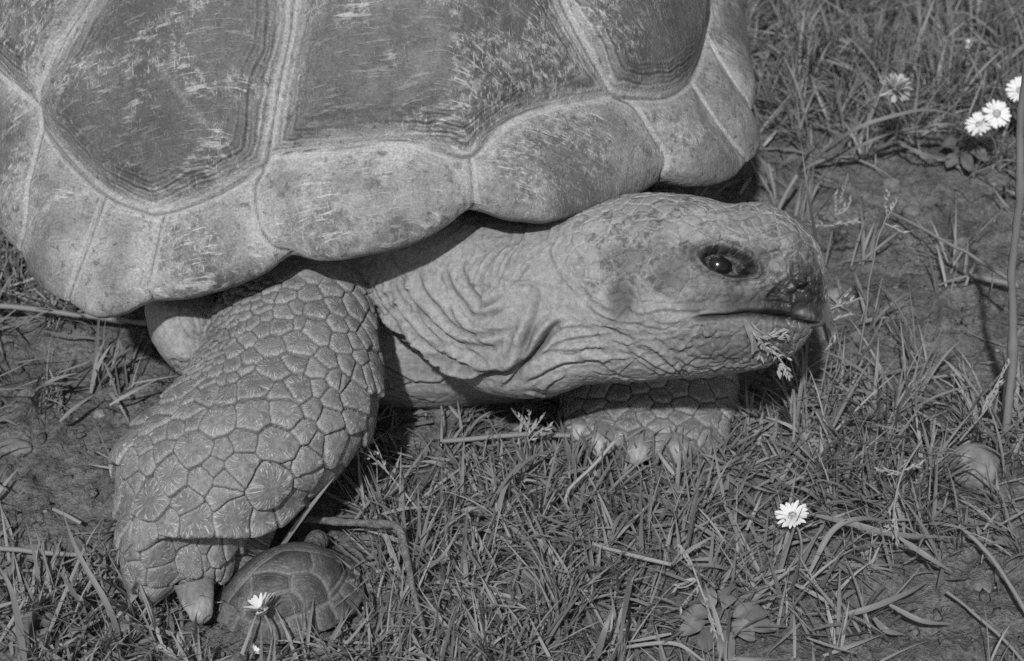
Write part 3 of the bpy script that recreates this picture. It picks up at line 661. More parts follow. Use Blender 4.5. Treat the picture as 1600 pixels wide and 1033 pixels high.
gloss = .72+.14*scaled - .34*smooth(1160, 1230, bpx)*headm*smooth(395, 440, bpy_) - .15*smooth(1.1, .9, q2[1])
BV2 = BV + BN*disp[:, None]
bme = np_mesh('body', BV2-np.array(T_BIG.location), BF)
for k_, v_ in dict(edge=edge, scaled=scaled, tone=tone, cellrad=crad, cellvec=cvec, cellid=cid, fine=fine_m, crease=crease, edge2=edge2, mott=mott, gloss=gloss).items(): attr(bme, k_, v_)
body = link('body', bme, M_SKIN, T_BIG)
bvh_skin = make_bvh(BV2, BF)
# --- eyeball
def ball(c, r, view, n=28):
    view = np.array(view)/np.linalg.norm(view); u = np.cross(view, [0, 0, 1.]); u /= np.linalg.norm(u); v_ = np.cross(u, view)
    th = np.linspace(0.001, math.pi, n); ph = np.arange(2*n)*math.pi/n
    T_, P_ = np.meshgrid(th, ph, indexing='ij')
    V = c + r*(np.cos(T_)[..., None]*view + np.sin(T_)[..., None]*(np.cos(P_)[..., None]*u + np.sin(P_)[..., None]*v_))
    return V.reshape(-1, 3), grid_faces(n, 2*n, False, True), (T_/math.pi*2).ravel()
hp, hn = eye_hit; ep = at_t(EYE[0], EYE[1], ((hp-CAM) @ FWD)) - hn*.0122
V, F, rad = ball(ep, .0082, hn*.8 + np.array([.12, -.3, .2]))
eo = child('eye', V, F, M_EYE, T_BIG); attr(eo.data, 'rad', rad)

# --- claws
def claw(root_px, tip_px, wpx, tip_z, name='claw'):
    h = cast(bvh_skin, *root_px); a = h[0] if h else at_z(root_px[0], root_px[1], .03)
    tt = (at_z(*tip_px, tip_z)-CAM) @ FWD; c = at_t(*tip_px, tt); n = 16; rows = []; ax = (c-a)/np.linalg.norm(c-a)
    vd = ray(*root_px); vd /= np.linalg.norm(vd); vd = vd-ax*(vd@ax); vd /= np.linalg.norm(vd); sd_ = np.cross(ax, vd)
    wr_ = wpx*.327e-3/2; tip = []; a = a + vd*wr_*.35
    for k in range(n):
        s = k/(n-1); r = wr_*(1.06-.58*s**1.3)*(1 if k < n-3 else (.94, .7, .08)[k-n+3]); p = a+(c-a)*min(s, .985) - vd*.0032*math.sin(s*math.pi)*(1-.4*s)
        an = np.arange(20)*2*math.pi/20
        rows.append(p + r*np.cos(an)[:, None]*sd_ + r*.62*(np.sin(an)*np.where(np.sin(an) > 0, 1, 1-.25*np.abs(np.cos(an))))[:, None]*vd); tip += [s]*20
    V = np.vstack(rows); V = V + .0006*fbm(V, 240, 3, 3)[:, None]*np.array([1, 1, 0])
    o = child(name, V, grid_faces(n, 20, False, True), M_CLAW, T_BIG); attr(o.data, 'tip', smooth(.25, .6, np.array(tip)+.1*vnoise(V, 200, 3)))
for a_ in [((302,908),(318,976),58,.006),
           ((908,655),(904,690),34,.010),((952,664),(932,714),46,.010),((1004,680),(990,726),44,.008),((1056,678),(1060,726),46,.008)]: claw(*a_)
print('BASE DONE')

# ================================================================== YOUNG TORTOISE
def C4(l): return [(150+x/3.5556, 780+y/3.5556) for x, y in l]
A_ = at_z(350, 966, .006); B_ = at_z(553, 884, .008); ax2 = (B_-A_)[:2]; LEN = np.linalg.norm(ax2); ax2 /= LEN; bx2 = np.array([ax2[1], -ax2[0]])
if bx2[1] > 0: bx2 = -bx2
bc = (A_[:2]+B_[:2])/2 + bx2*.001
nP2, nS2 = 240, 90; ph = np.arange(nP2)*2*math.pi/nP2
hl, hw = LEN/2, LEN*.415; HB = .030
rows = []
ser = 1+.016*np.abs(np.sin(ph*12.5))**.6 + .006*np.sin(ph*7+1)
for j in range(nS2):
    if j < 6:
        r = [.80, .92, .97, .99, 1.0, 1.005][j]; z = np.full(nP2, [.011, .0065, .0050, .0045, .0045, .0052][j])
    else:
        s_ = (j-5)/(nS2-6); r = 1-s_; rr = (1-s_)
        z = np.full(nP2, .0052 + (HB-.0052)*(.18*(1-rr)+.82*(1-max(0, (rr-.0)/.93)**2.6 if rr < .93 else 0)))
    e = 1/((np.abs(np.cos(ph))**2.3+np.abs(np.sin(ph))**2.3)**(1/2.3))
    rad = r*e*(1+(ser-1)*smooth(.75, 1, r))
    xy = bc + (np.cos(ph)*hl*rad)[:, None]*ax2 + (np.sin(ph)*hw*rad)[:, None]*bx2
    rows.append(np.concatenate([xy, z[:, None]], 1))
YV = np.stack(rows, 1).reshape(-1, 3); YF = grid_faces(nP2, nS2, True, False); yrow = np.tile(np.arange(nS2), nP2)
tm = np_mesh('tmp', YV, YF); YN = vert_normals(tm); bpy.data.meshes.remove(tm)
if YN[nS2-10][2] < 0: YN = -YN; YF = YF[:, ::-1]
bvh_y = make_bvh(YV, YF)
YS = [[(715,590),(780,640),(860,672),(980,690),(1130,640),(1290,570),(1370,480),(1405,400)], [(715,590),(765,530),(850,430),(930,350),(1040,290),(1180,290),(1300,325),(1405,400)],
 [(870,520),(985,530),(1000,525),(1085,510),(1140,560),(1155,640)], [(985,530),(975,600),(990,690)], [(1085,510),(1080,440),(1100,412),(1180,402),(1205,365),(1190,295)], [(1180,402),(1245,440),(1290,520),(1290,570)],
 [(1290,520),(1340,470),(1385,380)], [(870,520),(862,440)], [(880,412),(980,402),(1090,425)], [(870,520),(835,590),(820,660)], [(1000,300),(930,350)],
 [(800,645),(770,700),(755,730)], [(860,672),(850,760)], [(980,690),(990,790)], [(1060,665),(1085,760)], [(1130,640),(1170,750)], [(1210,605),(1250,720)], [(1290,570),(1345,660)], [(1350,510),(1410,580)], [(1390,440),(1450,470)], [(715,590),(690,620)]]
dY = np.full(len(YV), .05)
for s_ in YS:
    L = project_line(bvh_y, C4(s_), 3)
    if len(L) < 2: continue
    idx, d, _, _ = line_dist(YV, L, .02); ok = d < dY[idx]; dY[idx[ok]] = d[ok]
dd = -.0008*np.exp(-(dY/.0007)**2) + .0018*(1-np.exp(-(dY/.0035)**2)) + .00016*np.sin(dY*2*math.pi/.0016)*np.exp(-(dY/.006)**2) + .0004*fbm(YV, 120, 3, 3)
dd *= np.where(yrow < 5, .2, 1); YV2 = YV + YN*dd[:, None]
bl_ = ((dY < .00075)[YF].any(1) | (yrow[YF].min(1) < 5)).reshape(nP2, nS2-1); L2 = np.full((nP2, nS2-1), -1); cur = 0
for i0 in range(nP2):
    for j0 in range(nS2-1):
        if bl_[i0, j0] or L2[i0, j0] >= 0: continue
        st = [(i0, j0)]; L2[i0, j0] = cur
        while st:
            i, j = st.pop()
            for a, c_ in (((i+1) % nP2, j), ((i-1) % nP2, j), (i, j+1), (i, j-1)):
                if 0 <= c_ < nS2-1 and L2[a, c_] < 0 and not bl_[a, c_]: L2[a, c_] = cur; st.append((a, c_))
        cur += 1
for _ in range(8):
    un = (L2 < 0) & (np.arange(nS2-1)[None, :] >= 4)
    for sh, ax in ((1, 0), (-1, 0), (1, 1), (-1, 1)):
        R_ = np.roll(L2, sh, ax); L2 = np.where((L2 < 0) & un, R_, L2)
tm = np_mesh('tmp', YV2, YF); YN2 = vert_normals(tm); bpy.data.meshes.remove(tm)
T_Y = thing('baby_tortoise', 'tiny dark young tortoise resting beside the big clawed foot', 'tortoise', loc=(float(bc[0]), float(bc[1]), 0))
ty = np.ones(len(YV))*(1+.35*fbm(YV, 160, 3, 6)); ypx, ypy = to_px(YV)
for x, y, r in ((1275,410,40),(1195,530,35),(1030,330,40),(950,440,35),(810,530,25),(1050,590,30)):
    cx_, cy_ = C4([(x, y)])[0]; ty *= 1-.45*np.exp(-((ypx-cx_)**2+(ypy-cy_)**2)/(r/3.5556)**2)
split_shell(YV2, YF, YN2, L2.ravel(), {'seam': dY, 'upper': smooth(.0, .002, dY)*.6, 'tone': ty, 'patch': smooth(-.1, .4, fbm(YV, 90, 3, 5))*.6, 'ringc': dY+.0006*vnoise(YV, 160, 2), 'ringm': np.full(len(YV), .55)}, M_BABY, T_Y, 25, np.array(T_Y.location))
def blobtube(pts, rads, n=16):
    P = catmull(np.c_[pts, np.array(rads)[:, None]], .0015); V, F = tube(P[:, :3], P[:, 3], n); return V, F
bc3 = np.r_[bc, 0]; a3 = np.r_[ax2, 0]; b3 = np.r_[bx2, 0]; zz = np.array([0, 0, 1.])
parts = [blobtube([bc3+zz*.012+a3*k for k in (-.026, -.015, 0, .015, .028)], [.002, .012, .014, .012, .004])]
hd0 = at_z(480, 870, .014); hd1 = at_z(497, 843, .010)
parts.append(blobtube([hd0, hd0*.5+hd1*.5, hd1, hd1+(hd1-hd0)*.18], [.006, .0055, .0058, .001]))
for (p0, p1) in (((535, 885), (552, 893)), ((545, 905), (549, 935)), ((365, 945), (352, 975))):
    q0 = at_z(*p0, .010); q1 = at_z(*p1, .003); parts.append(blobtube([q0, (q0+q1)/2, q1, q1+(q1-q0)*.12], [.006, .0052, .0046, .001]))
child('body', *cat(parts), M_YSKIN, T_Y)

# ================================================================== PLANTS AND LITTER
def box(px, py, x0, x1, y0, y1, s=45):
    return smooth(x0-s, x0+s, px)*smooth(x1+s, x1-s, px)*smooth(y0-s, y0+s, py)*smooth(y1+s, y1-s, py)
def density(px, py):
    d = .14 + 0*px
    out = (px < -30) | (px > 1630) | (py < -40) | (py > 1060); d = np.where(out, .7, d)
    for x0, x1, y0, y1, v in [(470,1340,690,1120,1.0),(1130,1700,640,880,1.05),(1120,1700,-200,215,1.0),(-60,280,890,1120,1.0),(-60,240,380,500,1.0),(560,900,650,760,.6),(1330,1480,480,600,.15),(1480,1700,180,330,.5)]:
        d = np.maximum(d, v*box(px, py, x0, x1, y0, y1))
    for x0, x1, y0, y1, v in [(1240,1580,300,520,.05),(1370,1700,915,1120,.04),(-60,185,580,830,.06),(240,360,985,1033,.04),(1010,1330,990,1120,.3),(480,560,800,850,.3),(575,640,740,800,.35)]:
        k = box(px, py, x0, x1, y0, y1); d = d*(1-k)+v*k
    return d
feet = [(at_z(300, 905, .0)[:2]+np.array([0, .028]), .043), (at_z(1010, 690)[:2]+np.array([0, .03]), .045), (bc, .041), (at_z(1525, 742)[:2], .017), (at_z(1125, 978)[:2], .014), (at_z(1248, 880)[:2], .010), (at_z(250, 700)[:2]*0+np.array([-.13, -.17]), .05)]
def ok_spots(n, rng, extra=None, y0=-.36, y1=.62):
    x = rng.uniform(-.48, .52, n); y = rng.uniform(y0, y1, n); P = np.stack([x, y, ground_z(x, y)], 1)
    px, py = to_px(P); keep = rng.random(n) < density(px, py)
    for c, r in feet: keep &= np.hypot(x-c[0], y-c[1]) > r*.9
    d = (np.stack([x, y], 1)-FR); bb = d @ AXB; aa = d @ AXA
    keep &= ~((np.abs(bb) < .17) & (aa > .06) & (aa < .5))
    if extra is not None: keep &= extra(px, py)
    return P[keep], px[keep], py[keep]
def blades(root, az, lean, curv, ln, wd, twist, rng, nseg=6, floor=True):
    n = len(root); d = np.stack([np.cos(az), np.sin(az), 0*az], 1); P = root.copy(); pts = [P.copy()]; th0 = lean
    for k in range(nseg):
        th = np.clip(th0 + curv*(k+.5)/nseg, 0, 2.3)
        P = P + (ln/nseg)[:, None]*(np.sin(th)[:, None]*d + np.cos(th)[:, None]*np.array([0, 0, 1.])); 
        if floor: P[:, 2] = np.maximum(P[:, 2], ground_z(P[:, 0], P[:, 1]) + .001+.004*rng.random(n))
        pts.append(P.copy())
    pts = np.stack(pts, 1); s = np.linspace(0, 1, nseg+1)
    T = np.gradient(pts, axis=1); T /= np.linalg.norm(T, axis=2)[..., None]+1e-9
    side = np.stack([-np.sin(az), np.cos(az), 0*az], 1)[:, None, :]; nrm = np.cross(T, side); tw = twist[:, None]*s[None, :]+(twist*.3)[:, None]
    S_ = side*np.cos(tw)[..., None] + nrm*np.sin(tw)[..., None]; Nn = np.cross(T, S_)
    wprof = (np.minimum(1, .55+1.3*s)*(1-s**2.4)+.02)[None, :]*wd[:, None]*.5
    V = np.stack([pts-S_*wprof[..., None], pts-Nn*(wprof*.32)[..., None], pts+S_*wprof[..., None]], 2)
    m = nseg+1; base = (np.arange(n)*m*3)[:, None, None]; g = grid_faces(m, 3)[None]
    return V.reshape(-1, 3), (g+base).reshape(-1, 4), np.repeat(rng.random(n), m*3), np.tile(np.repeat(s, 3), n)
def ribbon(path, wd, bid, n=26, fold=.3, taper=True, up=None):
    P = catmull(path, np.linalg.norm(np.diff(np.array(path), axis=0), axis=1).sum()/n); T = np.gradient(P, axis=0); T /= np.linalg.norm(T, axis=1)[:, None]
    u = np.array([0, -.5, .85]) if up is None else up; S_ = np.cross(T, u); S_ /= np.linalg.norm(S_, axis=1)[:, None]; Nn = np.cross(S_, T); s = np.linspace(0, 1, len(P))
    w_ = wd*.5*((np.minimum(1, .5+2*s)*(1-s**3)+.03) if taper else np.ones(len(P)))
    V = np.stack([P-S_*w_[:, None], P-Nn*(w_*fold)[:, None], P+S_*w_[:, None]], 1).reshape(-1, 3)
    return V, grid_faces(len(P), 3), np.full(len(V), bid), np.repeat(s, 3)
def join_attr(parts):
    V, F = cat([(p[0], p[1]) for p in parts]); return V, F, np.concatenate([p[2] for p in parts]), np.concatenate([p[3] for p in parts])
def put_attr(o, bid, al): attr(o.data, 'bid', bid); attr(o.data, 'along', al); return o

# --- living grass: radiating tufts and a mat of single blades
rg = np.random.default_rng(21)
P, px, py = ok_spots(4600, rg)
roots, az, lean, curv, ln, wd = [], [], [], [], [], []
bid_t = []
for i in range(len(P)):
    top = py[i] < 270; m = rg.integers(6, 15)
    a0 = rg.uniform(0, 6.28); cone = rg.uniform(.3, 1.0)
    r_ = P[i]+np.c_[rg.normal(0, .0035, (m, 2)), np.zeros(m)]; roots.append(r_)
    az.append(a0+rg.normal(0, rg.choice([.35, .7, 1.5]), m)); lean.append(np.clip(rg.normal(.66 if not top else .62, .35, m)*cone*1.3, .02, 1.35)); curv.append(rg.normal(.6, .45, m))
    L_ = rg.uniform(.018, .048, m) if not top else rg.uniform(.022, .062, m)
    if 1150 < px[i] < 1430 and 560 < py[i] < 760: L_ = L_*1.35
    ln.append(L_); wd.append((.0008+.0022*rg.random(m)**1.6)*(1 if not top else .9))
roots = np.vstack(roots); az, lean, curv, ln, wd = map(np.concatenate, (az, lean, curv, ln, wd))
P2, _, _ = ok_spots(10000, rg); m = len(P2)
roots = np.vstack([roots, P2+np.c_[np.zeros((m, 2)), rg.uniform(.001, .010, m)]]); az = np.r_[az, rg.uniform(0, 6.28, m)]; lean = np.r_[lean, rg.uniform(.9, 1.65, m)]; curv = np.r_[curv, rg.normal(.15, .35, m)]
ln = np.r_[ln, rg.uniform(.014, .042, m)]; wd = np.r_[wd, rg.uniform(.0010, .0028, m)]
# keep blades out of the animals: shorten under the head and the chest
bb = (roots[:, :2]-FR) @ AXB; 
under = (roots[:, 0] > -.09) & (roots[:, 0] < .155) & (roots[:, 1] > -.145) & (roots[:, 1] < .02); ln = np.where(under, np.minimum(ln, .022), ln)
V, F, bd, al = blades(roots, az, lean, curv, ln, wd, rg.normal(0, .7, len(roots)), rg)
print('grass blades', len(roots))
hand = []                                            # single long blades one can follow in the picture
def hb(pts, zs, w_, bid): hand.append(ribbon([at_z(p[0], p[1], z) for p, z in zip(pts, zs)], w_*.72, bid))
hb([(1265,255),(1330,205),(1400,180),(1460,172),(1530,195)], [.01,.05,.06,.055,.03], .0038, .45)
hb([(1290,252),(1350,225),(1400,205),(1440,215)], [.008,.03,.035,.02], .0034, .4)
hb([(1400,205),(1460,195),(1520,190)], [.02,.035,.03], .003, .5); hb([(1395,215),(1440,240),(1500,250)], [.02,.02,.006], .003, .3)
hb([(1300,545),(1288,470),(1276,380),(1262,300),(1252,225)], [.0,.04,.09,.13,.15], .0042, .25)
hb([(1262,900),(1300,830),(1345,810),(1400,818)], [.004,.02,.024,.012], .004, .35)
hb([(1275,805),(1330,818),(1400,835),(1500,840)], [.02,.022,.018,.01], .0046, .3); hb([(1405,840),(1450,870),(1490,895)], [.02,.018,.008], .004, .5)
hb([(1300,965),(1360,950),(1420,925),(1455,905)], [.006,.012,.014,.01], .0042, .3); hb([(1390,945),(1440,970),(1490,975)], [.014,.012,.006], .0036, .4); hb([(1365,965),(1385,985),(1415,992)], [.01,.01,.004], .0044, .45)
hb([(640,905),(690,870),(720,820)], [.004,.03,.04], .003, .5); hb([(930,1033),(945,985),(960,945)], [.006,.03,.035], .0045, .6); hb([(990,880),(975,960),(965,1030)], [.01,.03,.03], .004, .4)
hb([(575,700),(600,720),(625,735)], [.06,.035,.01], .002, .9); hb([(40,1040),(20,930),(-5,880)], [.005,.04,.05], .005, .3); hb([(190,1010),(170,950),(120,860),(95,790)], [.005,.03,.05,.06], .004, .3)
hb([(60,1030),(100,930),(135,850),(160,810)], [.005,.02,.04,.05], .0026, .5); hb([(428,872),(455,832),(488,788),(524,744)], [.012,.03,.045,.055], .0036, .45)
hb([(770,830),(790,760),(830,715),(885,700)], [.01,.02,.02,.01], .0032, .4); hb([(1100,1033),(1050,1005),(960,1015),(900,1033)], [.005,.012,.012,.006], .0026, .8)
for _ in range(90):                                   # blades standing in front of the far foot
    x_ = rg.uniform(885, 1150); y_ = rg.uniform(708, 742); h_ = rg.uniform(.012, .032); dx_ = rg.normal(0, 22)
    hb([(x_, y_), (x_+dx_*.4, y_-h_*900), (x_+dx_, y_-h_*1900)], [.001, h_*.55, h_], rg.uniform(.0012, .003), rg.uniform(.1, .9))
hv = join_attr([(V, F, bd, al)]+hand)
GR = put_attr(link('grass', np_mesh('grass', hv[0], hv[1]), M_GRASS, kind='stuff', label='short green grass blades and tufts growing over the soil', category='grass'), hv[2], hv[3])

# --- dry straw litter
rs = np.random.default_rng(5)
Pa, pxa, pya = ok_spots(2600, rs)
Pb, pxb, pyb = ok_spots(9000, rs, lambda px, py: (rs.random(len(px)) < (.9*box(px, py, -60, 240, 400, 560)+.10)) & (py > -40))
Pc = np.vstack([Pa, Pb]); m = len(Pc); lft = np.r_[(pxa < 260) & (pya < 640), (pxb < 260) & (pyb < 640)]
V, F, bd, al = blades(Pc+np.c_[np.zeros((m, 2)), rs.uniform(.001, .012, m)], np.where(lft, rs.normal(.1, .5, m)+math.pi*(rs.random(m) < .5), rs.uniform(0, 6.28, m)), rs.uniform(1.2, 1.62, m), rs.normal(.05, .2, m), np.where(lft, rs.uniform(.03, .08, m), rs.uniform(.01, .045, m)), rs.uniform(.0007, .002, m), rs.normal(0, .5, m), rs)
put_attr(link('straw_litter', np_mesh('straw', V, F), M_STRAW, kind='stuff', label='pale dry straw scattered among the grass', category='straw'), bd*.7, al)
# --- crumbs of soil
ico = bmesh.new(); bmesh.ops.create_icosphere(ico, subdivisions=1, radius=1); iv = np.array([v.co[:] for v in ico.verts]); ifc = np.array([[v.index for v in f.verts] for f in ico.faces]); ico.free()
def rocks(P, r, rng, squash=.65):
    n = len(P); V = iv[None]*(1+.35*rng.normal(0, 1, (n, len(iv), 1)).clip(-1.2, 1.2))*r[:, None, None]*np.array([1, 1, squash])[None]
    a = rng.uniform(0, 6.28, n); R_ = np.stack([np.stack([np.cos(a), -np.sin(a), 0*a], 1), np.stack([np.sin(a), np.cos(a), 0*a], 1), np.stack([0*a, 0*a, 1+0*a], 1)], 1)
    V = np.einsum('nij,nkj->nki', R_, V*np.array([1.3, 1, 1])) + P[:, None, :]
    return V.reshape(-1, 3), (ifc[None]+(np.arange(n)*len(iv))[:, None, None]).reshape(-1, 3)
rc_ = np.random.default_rng(8); n = 16000; x = rc_.uniform(-.45, .5, n); y = rc_.uniform(-.34, .5, n); Pg = np.stack([x, y, ground_z(x, y)], 1)
V, F = rocks(Pg, .0006+.0030*rc_.random(n)**3, rc_); link('soil_crumbs', np_mesh('crumbs', V, F), M_SOIL, kind='stuff', label='small crumbs and clods of dark soil', category='soil')
n = 800; x = rc_.uniform(-.45, .5, n); y = rc_.uniform(-.34, .5, n); Pg = np.stack([x, y, ground_z(x, y)], 1)
V, F = rocks(Pg, .0008+.0016*rc_.random(n)**2, rc_); link('grit', np_mesh('grit', V, F), M_PALE, kind='stuff', label='pale grit scattered over the soil', category='grit')

# --- stones
def stone(px, py, rx, ry, rz, label, m, seed, sink=.42):
    bm_ = bmesh.new(); bmesh.ops.create_icosphere(bm_, subdivisions=4, radius=1); v_ = np.array([q.co[:] for q in bm_.verts]); f_ = np.array([[q.index for q in f.verts] for f in bm_.faces]); bm_.free()
    v_ = v_*(1+.38*fbm(v_+seed, 1.0, 4, seed))[:, None]*np.array([rx, ry, rz])
    P = at_z(px, py, rz*.4); z = float(ground_z(np.array([P[0]]), np.array([P[1]]))[0]); loc = (P[0], P[1], z+rz*(1-sink*2))
    o = link('stone', np_mesh('stone', v_, f_), m, label=label, category='stone', group='loose stones on the ground'); o.location = loc; return o
for a_ in [(1525,722,.0145,.012,.013,'smooth rounded grey stone nestled in grass near the tall stalk',M_PALE,1),(1425,326,.0065,.005,.004,'small oval pebble on bare soil behind the leaning straw',M_STONE,2),(1505,373,.0085,.006,.005,'flat grey stone on bare soil beyond the leaning straw',M_STONE,3),
  (1392,276,.006,.005,.004,'small pebble at the edge of the tall grass below the arching blade',M_STONE,4),(1303,452,.006,.0045,.004,'pale square pebble just right of the tortoise snout',M_PALE,5),(20,690,.010,.007,.006,'angular stone lying on bare soil at the left edge',M_STONE,6),
  (2,888,.011,.008,.007,'pale stone at the left edge above the grass tuft',M_PALE,7),(62,853,.009,.006,.004,'flat dull stone behind the lower left grass tuft',M_STONE,8),(155,638,.004,.0035,.003,'tiny pale pebble on bare soil left of the foreleg',M_PALE,9),
  (1258,78,.005,.004,.003,'small pale pebble deep in the tall grass behind the shell',M_PALE,10),(200,975,.007,.004,.003,'flat chip of stone in grass left of the big claw',M_STONE,11),(1535,905,.006,.005,.004,'small dark pebble half sunk in the bare lower right soil',M_STONE,12)]: stone(*a_)

# --- stalks, straws, twig
def stalk(name, label, cat_, pts, zs, r, m, bid=.5, group=None, joints=()):
    P = catmull([at_z(p[0], p[1], z) for p, z in zip(pts, zs)], .004); base = P[0]
    t = thing(name, label, cat_, group, (float(base[0]), float(base[1]), 0)); s = np.linspace(0, 1, len(P)); rr = np.interp(s, np.linspace(0, 1, len(np.atleast_1d(r))), np.atleast_1d(r)).copy()
    for j in joints: rr *= 1+.45*np.exp(-((s-j)/.02)**2)
    P = P + .0006*np.stack([vnoise(P, 60, 1), vnoise(P, 60, 2), vnoise(P, 60, 3)], 1)
    V, F = tube(P, rr, 10); V = V+(V-np.repeat(P, 10, 0))*.18*vnoise(V, 500, 9)[:, None]
    o = child('stem', V, F, m, t); put_attr(o, np.full(len(V), bid), np.zeros(len(V))); return t, P
stalk('tall_stalk', 'thick upright green stalk rising along the right edge', 'stalk', [(1570,690),(1582,560),(1581,430),(1594,300),(1596,170),(1616,20)], [0,.055,.11,.165,.215,.275], [.0024,.0021,.0019,.0016], M_GRASS, .6, joints=(.22, .6))
stalk('dead_twig', 'bent brown twig reaching out from under the foreleg', 'twig', [(455,814),(500,813),(560,817),(615,820),(624,828),(632,860),(645,920),(662,985),(680,1045)], [.012,.018,.024,.030,.030,.028,.020,.012,.006], [.0021,.0018,.0019,.0022,.0016,.0014,.0011], M_TWIG, joints=(.18, .34))
stalk('dry_straw', 'long pale straw leaning from bare soil to the tall stalk', 'straw', [(1385,328),(1450,362),(1520,402),(1585,442)], [.004,.02,.035,.05], [.0008,.001,.0012], M_STRAW, .6)
stalk('dry_straw', 'thick broken straw lying by the tall stalk on bare soil', 'straw', [(1525,432),(1560,440),(1590,446)], [.004,.006,.008], .0018, M_STRAW, .3)
stalk('dry_straw', 'straight straw lying across the soil above the lower left grass', 'straw', [(-10,856),(60,862),(130,866)], [.008,.009,.008], .0013, M_STRAW, .3)
stalk('dry_straw', 'long straw lying on soil left under the shell', 'straw', [(-20,476),(60,484),(150,494),(230,505)], [.012,.014,.012,.010], .0016, M_STRAW, .25)
stalk('dry_straw', 'thin straw stub lying on bare soil above lower left grass', 'straw', [(84,796),(105,806),(128,818)], [.005,.006,.004], .0011, M_STRAW, .4)
stalk('dry_straw', 'creamy curved straw lying across the lower right soil', 'straw', [(1500,820),(1540,860),(1585,925),(1605,960)], [.012,.010,.008,.006], .0011, M_STRAW, .4)
stalk('dry_straw', 'thin straw trailing over the bare lower right soil', 'straw', [(1480,925),(1530,965),(1575,1005),(1600,1033)], [.005,.006,.005,.004], .0008, M_STRAW, .35)
stalk('dry_straw', 'pale straw lying in dark gap under the chest', 'straw', [(690,690),(760,683),(830,679),(890,680)], [.006,.010,.012,.012], .0013, M_STRAW, .3)
stalk('dry_straw', 'bent pale straw standing behind the tuft right of the chin', 'straw', [(1240,690),(1243,640),(1240,610)], [.01,.03,.045], .0009, M_STRAW, .7)
stalk('dry_straw', 'bleached straw resting on the grass mat below the far foot', 'straw', [(930,850),(985,866),(1050,882)], [.012,.016,.014], .0011, M_STRAW, .6)
stalk('dry_straw', 'long pale straw pointing down left across the central grass', 'straw', [(960,690),(930,725),(890,765),(885,790)], [.03,.022,.014,.008], .0009, M_STRAW, .8)
stalk('dry_straw', 'slanting pale straw stub between the shell corner and the tortoise snout', 'straw', [(1210,345),(1225,310),(1245,275)], [.006,.012,.02], .0013, M_STRAW, .35)

# --- seeding grasses
def seed_head(name, label, stem_px, stem_z, heads, bid=.6, group='seeding grass stems', r=.0006, m=None, cat_='seed head'):
    t, P = stalk(name, label, cat_, stem_px, stem_z, [r*1.1, r*.7], m or M_STRAW, bid, group)
    rng = np.random.default_rng(int(stem_px[0][0]*7+stem_px[0][1])); parts = []
    for (p0, z0, p1, z1, k) in heads:                # each branch: a rachis with pairs of spikelets
        a = at_z(*p0, z0); c = at_z(*p1, z1); ln_ = np.linalg.norm(c-a); tv = (c-a)/ln_
        pth = [a, (a+c)/2+rng.normal(0, .0008, 3), c]; parts.append(ribbon(pth, .0007, .6, 6, taper=False))
        for j in range(k):
            s_ = (j+.6)/k; q = a+(c-a)*s_; sd_ = rng.normal(0, 1, 3); sd_ -= tv*(sd_@tv); sd_ /= np.linalg.norm(sd_); dv = tv*.85+sd_*.5; dv /= np.linalg.norm(dv)
            L_ = rng.uniform(.003, .0048); parts.append(ribbon([q, q+dv*L_*.5+sd_*.0004, q+dv*L_], .0014, rng.uniform(.5, 1), 4, fold=.8))
    V, F, bd, al = join_attr(parts); o = child('spikelets', V, F, M_STRAW, t); put_attr(o, bd, al); return t
seed_head('seeding_grass', 'branching pale seed head standing above the tortoise snout', [(1288,420),(1300,360),(1312,318)], [.0,.03,.055], [((1312,318),.055,(1325,274),.075,8),((1306,340),.044,(1304,302),.06,6),((1304,350),.04,(1342,345),.045,7),((1304,352),.038,(1262,350),.042,6),((1308,335),.048,(1330,312),.055,5)])
seed_head('seeding_grass', 'thin upright seed stalk growing from the tuft right of the head', [(1338,590),(1350,500),(1366,400),(1385,335)], [.0,.05,.10,.13], [((1385,335),.13,(1388,298),.145,6),((1382,345),.125,(1402,312),.138,5),((1380,348),.122,(1415,365),.118,4)], .8)
seed_head('seeding_grass', 'wispy branched seed head beside the tortoise mouth', [(1322,590),(1310,530),(1296,478)], [.0,.03,.06], [((1300,490),.052,(1330,450),.07,4),((1298,482),.058,(1345,465),.062,4),((1302,500),.05,(1330,488),.052,3),((1306,520),.04,(1296,545),.03,4)])
seed_head('seeding_grass', 'pale seed head poking up from grass below the chest', [(830,735),(828,700),(822,665)], [.0,.015,.03], [((822,665),.03,(800,640),.04,5),((825,680),.024,(850,648),.036,6),((826,690),.02,(862,665),.03,5),((824,672),.027,(826,640),.042,5)], .4)
seed_head('seeding_grass', 'drooping seed head in the lower right grass mat', [(1440,690),(1410,740),(1398,790),(1400,835)], [.03,.03,.026,.02], [((1410,740),.03,(1370,735),.03,5),((1404,770),.028,(1388,800),.022,5),((1398,800),.026,(1400,850),.016,8),((1398,820),.022,(1370,832),.018,5),((1412,735),.03,(1440,725),.032,4)], .6)
seed_head('seeding_grass', 'bleached seed head lying over the broad leaved rosette', [(1060,852),(1075,870),(1090,905),(1120,1000)], [.02,.02,.018,.01], [((1064,852),.022,(1080,885),.018,7),((1090,905),.018,(1055,918),.016,7),((1092,915),.018,(1062,952),.014,7),((1100,930),.016,(1118,995),.012,10)], .9)
seed_head('seeding_grass', 'fluffy seed head on the soil below the big claw', [(290,1050),(275,1025),(262,1012)], [.004,.008,.01], [((275,1025),.008,(250,1008),.012,7),((278,1025),.01,(280,1000),.014,7),((280,1030),.01,(298,1008),.012,6)], .7)
seed_head('seeding_grass', 'pale seed head leaning at right edge below the tall stalk', [(1500,690),(1540,640),(1560,610)], [.01,.03,.04], [((1540,640),.03,(1578,565),.055,10),((1535,645),.028,(1560,600),.04,8)], .5)
